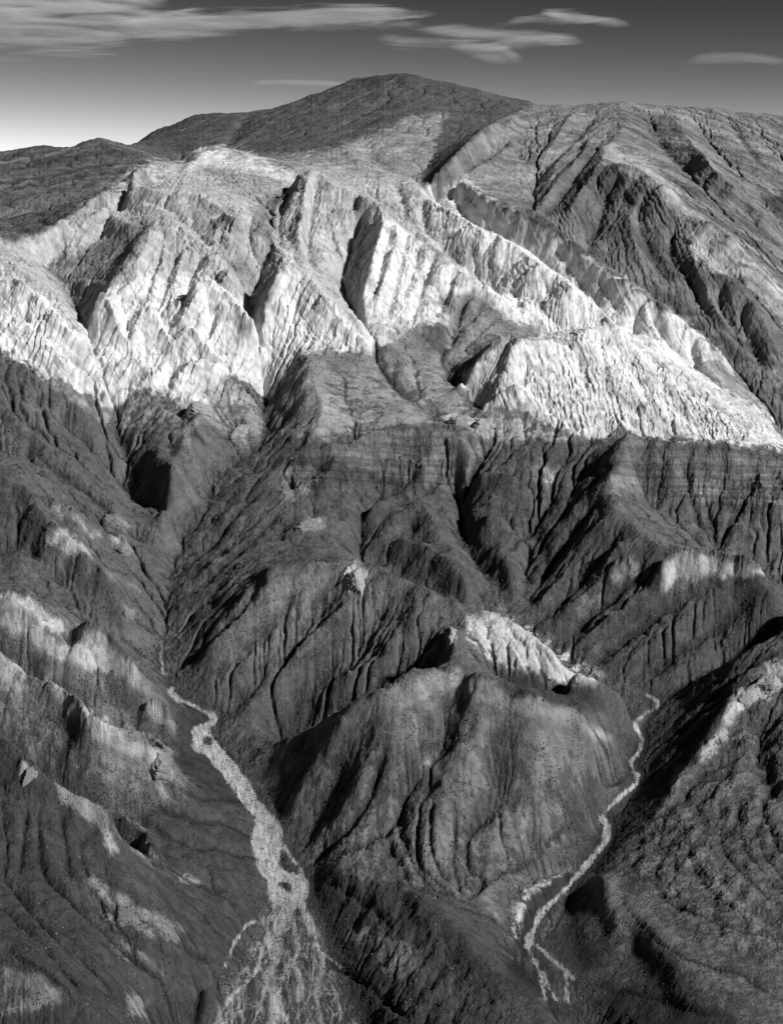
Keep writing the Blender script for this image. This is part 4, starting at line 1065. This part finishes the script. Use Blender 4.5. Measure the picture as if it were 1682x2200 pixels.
a5 = N(n, 'ShaderNodeMapRange', interpolation_type='SMOOTHSTEP'); L(a2.outputs[0], a5.inputs[0]); a5.inputs[1].default_value = 0; a5.inputs[2].default_value = 3.0
th = N(n, 'ShaderNodeAttribute', attribute_name='thick')
a6 = N(n, 'ShaderNodeMath', operation='MULTIPLY'); L(a5.outputs[0], a6.inputs[0]); a6.inputs[1].default_value = 1.1
a7 = N(n, 'ShaderNodeMath', operation='POWER'); L(a6.outputs[0], a7.inputs[0]); a7.inputs[1].default_value = .8
a3 = N(n, 'ShaderNodeMath', operation='MULTIPLY', use_clamp=True); L(a7.outputs[0], a3.inputs[0]); L(th.outputs['Fac'], a3.inputs[1])
L(a3.outputs[0], mixs.inputs[0]); L(tr.outputs[0], mixs.inputs[1]); L(m2.outputs[0], mixs.inputs[2]); L(mixs.outputs[0], o_.inputs[0])
def veil(strips, dist, label):
    V_, F_, A_, B_ = [], [], [], []
    for op, s in strips:
        P = dense([[float(a) for a in t.split(',')] for t in s.split()], 9.)   # x, y, half width
        n_, m_ = len(P), 13
        for side in (1, -1):
            b0 = len(V_)
            for i in range(n_):
                x, y, h = P[i]; e = min(i, n_-1-i)/(n_*.5); e = min(1, e*2.2)
                for j in range(m_):
                    t = j/(m_-1)*2-1
                    yy = y+t*h*1.7; Yd = dist*(1+.0022*t*h)+side*260*(1-t*t)*e
                    V_.append((Yd*(x-CX)/FPX, Yd, -Yd*(yy-HY)/FPX+CAMZ)); A_.append((1-t*t)**1.5*e*e*(3-2*e)); B_.append(op)
            for i in range(n_-1):
                for j in range(m_-1):
                    a = b0+i*m_+j; q = (a, a+1, a+m_+1, a+m_); F_.append(q if side > 0 else q[::-1])
    o = link('cloud', V_, F_, mc, label=label, category='cloud', group='thin clouds in the sky')
    at = o.data.attributes.new('veil', 'FLOAT', 'POINT'); at.data.foreach_set('value', np.array(A_, np.float32))
    at = o.data.attributes.new('thick', 'FLOAT', 'POINT'); at.data.foreach_set('value', np.array(B_, np.float32))
veil([(.75, "-300,34,50 -100,40,66 60,42,68 170,42,62 270,44,46 360,50,30 450,50,20 540,46,14"), (.7, "180,54,22 330,60,28 450,54,24 600,42,18 760,30,17 880,32,12 980,42,7"), (.4, "-200,6,22 0,8,26 150,4,22 300,-2,20 420,2,10"), (.3, "-100,64,30 60,78,22 200,82,14 340,78,12"), (.25, "560,64,8 700,52,12 820,50,10 960,56,6")], 60000, 'broad pale streak of cloud reaching in from the upper left')
veil([(.36, "840,58,8 940,66,12 1060,74,13 1160,80,12 1310,92,6"), (.4, "920,92,7 1000,100,16 1060,110,20 1100,122,14 1140,130,7"), (.35, "940,104,10 1060,100,12 1160,88,12 1240,84,8"), (.25, "800,88,10 900,95,12 1000,90,9")], 61000, 'forked wisp of cloud above the summit, right of centre')
veil([(.42, "1150,24,5 1220,32,11 1290,44,10 1375,52,4"), (.35, "1060,48,6 1170,38,9 1270,44,9")], 62000, 'small bright hooked wisp, highest of the clouds at right')
veil([(.18, "1450,136,5 1530,125,11 1600,124,11 1720,140,6")], 63000, 'faint small wisp above the banded mountain at far right')
veil([(.4, "520,178,3 600,176,6 680,178,6 770,182,3")], 64000, 'thin faint line of cloud just left of the summit')
# ---------------------------------------------------------------- lumps of rock and scrub standing on the slopes
cmv = -np.minimum.accumulate(HY-FPX*Z/np.exp(V)[:, None], axis=0)
def spot(x, y):
    """ground point that the frame pixel looks at"""
    c = int(round((x-PX0)/(PX[1]-PX[0]))); r = min(ny-1, int(np.searchsorted(cmv[:, c], -y)))
    return np.array([X[r, c], Y[r, c], Z[r, c]+CAMZ])
def rock_mesh(rx, ry, rz, seed, lean=.25, sub=5):
    """an angular bedded block: rounded box cut by layers and cracks"""
    import bmesh
    b = bmesh.new(); bmesh.ops.create_icosphere(b, subdivisions=sub, radius=1.)
    P = np.array([v.co[:] for v in b.verts]); b.verts.index_update(); F = [[v.index for v in f.verts] for f in b.faces]; b.free()
    P = np.sign(P)*np.abs(P)**.72
    r = np.random.default_rng(seed)
    for k in range(7):                                     # planar cuts
        n_ = r.normal(size=3); n_[2] = abs(n_[2])*.6; n_ /= np.linalg.norm(n_); d = .62+.25*r.random()
        o = P@n_-d; P -= np.outer(np.clip(o, 0, None)*.92, n_)
    a = fbm(P[:, 0]*2.2+seed, P[:, 2]*5+P[:, 1]*2.1, 4, seed, ridged=True)*.13+fbm(P[:, 1]*3+seed, P[:, 2]*9+P[:, 0]*3, 3, seed+5)*.10
    a += fbm(P[:, 0]*6+seed, P[:, 2]*6-P[:, 1]*5, 3, seed+9, ridged=True)*.07
    P *= (1+a*1.35)[:, None]
    P = P*np.array([rx, ry, rz]); P[:, 0] += P[:, 2]*lean
    return P, F
tone_of = {}
def solid_rock(name, tone_v):
    m, n, b = mat(name); L = n.links.new; tc = N(n, 'ShaderNodeTexCoord')
    z = N(n, 'ShaderNodeTexNoise'); z.inputs['Scale'].default_value = .35; z.inputs['Detail'].default_value = 8; z.inputs['Roughness'].default_value = .7; L(tc.outputs['Object'], z.inputs[0])
    r_ = N(n, 'ShaderNodeMapRange'); r_.inputs[1].default_value = .3; r_.inputs[2].default_value = .7; r_.inputs[3].default_value = tone_v*.6; r_.inputs[4].default_value = tone_v*1.3
    L(z.outputs[0], r_.inputs[0]); L(r_.outputs[0], b.inputs['Base Color'])
    bp = N(n, 'ShaderNodeBump'); bp.inputs['Strength'].default_value = .6; bp.inputs['Distance'].default_value = 1.; L(z.outputs[0], bp.inputs['Height']); L(bp.outputs[0], b.inputs['Normal'])
    return m
M_out = solid_rock('outcrop_rock', .30); M_out2 = solid_rock('brown_outcrop_rock', .20)
# px, py of the foot, half width px, depth px, height px, lean, turn (deg), material, label
OUT = [
 (765, 1262, 26, 24, 34, .3, 20, M_out, 'pale jagged crag on the crest of the middle ridge, left of the bright rock face'),
 (967, 1385, 8, 8, 20, .1, 0, M_out, 'slim pale pinnacle standing alone above the rounded central hill'),
 (250, 1124, 27, 14, 9, .2, -25, M_out2, 'long pale slab lying on the upper left hillside'),
 (262, 1178, 24, 13, 9, .2, -30, M_out2, 'rounded pale slab just below the long slab on the left hillside'),
 (277, 1322, 13, 10, 11, .1, -20, M_out2, 'small pale boulder beside the upper left stream gully'),
 (1177, 1028, 13, 9, 9, .2, -10, M_out, 'small bright block on dark ground below the right flatiron cliff'),
 (985, 910, 26, 15, 14, .2, 10, M_out, 'cluster of pale blocks at the foot of the smooth grey facet'),
 (1025, 915, 13, 11, 16, .1, 0, M_out, 'upright pale block at the gully mouth below the grey facet'),
 (58, 1678, 17, 13, 24, .4, 15, M_out2, 'pale fin of rock on the lower left ridge crest'),
 (335, 1648, 36, 22, 25, -.2, -30, M_out2, 'large rounded rock nose at the end of the left ridge'),
 (1650, 1472, 30, 16, 15, .2, 20, M_out, 'bright craggy outcrop on the ridge crest at the right edge'),
 (1598, 1506, 26, 13, 12, .2, 25, M_out, 'bright outcrop lower down the right ridge crest'),
 (420, 888, 34, 20, 24, .1, -15, M_out, 'pale folded slab at the very foot of the left white cliffs'),
 (658, 1130, 26, 16, 12, .1, 15, M_out2, 'pale knob on the short ridge above the hollow at centre left'),
]
for i, (x, y, hw, dp, ht, lean, turn, m, lab) in enumerate(OUT):
    p = spot(x, y); s = p[1]/FPX
    P, F = rock_mesh(hw*s, dp*s*1.3, ht*s, 40+i, lean)
    o = link('rock_outcrop', P, F, m, smooth=True, label=lab, category='rock outcrop')
    o.location = p+np.array([0, dp*s*.6, -ht*s*.28]); o.rotation_euler = (0, math.radians(-turn)*.8, math.radians(turn))
# scrub and stones: too many to count, one object each
def scatter(name, label, pos, rad, flat, m, seed):
    r = np.random.default_rng(seed); n_ = len(pos)
    base = np.array([(1,0,0),(.31,.95,0),(-.81,.59,0),(-.81,-.59,0),(.31,-.95,0),(.55,.4,.75),(-.2,.65,.7),(-.68,0,.75),(-.2,-.65,.7),(.55,-.4,.75),(0,0,1.05)], np.float32)
    f = [(i, (i+1) % 5, 5+i) for i in range(5)]+[((i+1) % 5, 5+(i+1) % 5, 5+i) for i in range(5)]+[(5+i, 5+(i+1) % 5, 10) for i in range(5)]
    B = base[None]*(1+.45*(r.random((n_, 11, 3))-.5)); a = r.random(n_)*6.283
    ca, sa = np.cos(a)[:, None], np.sin(a)[:, None]
    B = np.stack([B[..., 0]*ca-B[..., 1]*sa, B[..., 0]*sa+B[..., 1]*ca, B[..., 2]*flat-.25], -1)*rad[:, None, None]+pos[:, None]
    F = (np.array(f)[None]+11*np.arange(n_)[:, None, None]).reshape(-1).astype(np.int32)
    me = bpy.data.meshes.new(name); me.vertices.add(n_*11); me.vertices.foreach_set('co', B.astype(np.float32).ravel())
    me.loops.add(len(F)); me.loops.foreach_set('vertex_index', F); me.polygons.add(len(F)//3); me.polygons.foreach_set('loop_start', np.arange(0, len(F), 3, dtype=np.int32))
    me.update(calc_edges=True); me.materials.append(m); o = bpy.data.objects.new(name, me); C.objects.link(o)
    o['kind'] = 'stuff'; o['label'] = label; o['category'] = 'scrub' if 'scrub' in name else 'stones'
R = np.random.default_rng(9)
M_sc, _, b = mat('scrub_leaf'); b.inputs['Base Color'].default_value = (.032, .032, .032, 1)
M_st, _, b = mat('loose_stone'); b.inputs['Base Color'].default_value = (.24, .24, .24, 1)
near = (Y < 3300) & (PXg > -60) & (PXg < 1742) & (PY < 2300)
clump = np.clip(.5+1.6*fbm(PXg/28, (V*FPX)[:, None]/28+0*Y, 4, 511), .03, 2)**2
dens = np.where(near, clump*(.08+scrub[:, len(li):len(li)+nx])**2*(1-.85*bed)*np.clip(1.3-tone*4, .1, 1), 0)
fanm = sample(paintmap([(1., FAN), (.7, "400,1560 560,1560 660,1880 800,2100 800,2400 420,2400 540,1950"), (.8, "1090,2000 1240,2000 1260,2180 1100,2180"), (1., "1220,1880 1140,1925 1110,2000 1130,2040 1200,1930")], 0, 3), PXg, PY)
dens = dens*(1+1.6*fanm); dens += .10*fanm*near*(1-.8*bed)
pick = R.choice(ny*nx, 50000, replace=False, p=(dens/dens.sum()).ravel())
P0 = np.stack([X, Y, Z+CAMZ], -1).reshape(-1, 3).astype(np.float32)
pos = P0[pick]+R.normal(size=(50000, 3))*np.array([.6, .6, 0])
scatter('scrub', 'dark low scrub dotted over the slopes and between the strands of the dry stream', pos, (.4+1.2*R.random(50000)**3)*(pos[:, 1]/1900), .8, M_sc, 5)
talus = sample(paintmap([(1., "1040,870 1110,885 1260,940 1330,935 1300,985 1180,985 1060,950"), (.6, "-200,690 200,850 240,890 400,890 500,810 570,870 640,800 800,745 810,765 640,800 560,950 400,950 200,900 0,790"), (.25, "0,760 1000,930 1682,1000 1682,2200 0,2200")], 0, 3), PXg, PY)*near
dens = talus**2*(.3+fbm(gxs := PXg/20, (V*FPX)[:, None]/20+0*Y, 2, 501).clip(-.3, 1)); dens = np.clip(dens, 0, None)
pick = R.choice(ny*nx, 3500, replace=False, p=(dens/dens.sum()).ravel())
pos = P0[pick]
scatter('loose_stones', 'pale loose stones scattered on the talus and slopes below the cliffs', pos, (.4+1.1*R.random(len(pos))**4)*(pos[:, 1]/2300), .7, M_st, 6)

# the plain all round, far below, out to the horizon
M_pl = solid_rock('plain_ground', .10)
a_ = np.linspace(0, 2*np.pi, 97)[:-1]; rs = [900., 3000., 12000., 40000., 150000.]
Vv = [(0, 0, CAMZ-1120)]+[(r*math.cos(t), r*math.sin(t), CAMZ-1120) for r in rs for t in a_]; nA = len(a_)
Ff = [(0, 1+i, 1+(i+1) % nA) for i in range(nA)]+[(1+k*nA+i, 1+(k+1)*nA+i, 1+(k+1)*nA+(i+1) % nA, 1+k*nA+(i+1) % nA) for k in range(len(rs)-1) for i in range(nA)]
link('ground', Vv, Ff, M_pl, kind='structure', label='low plain around the mountains')
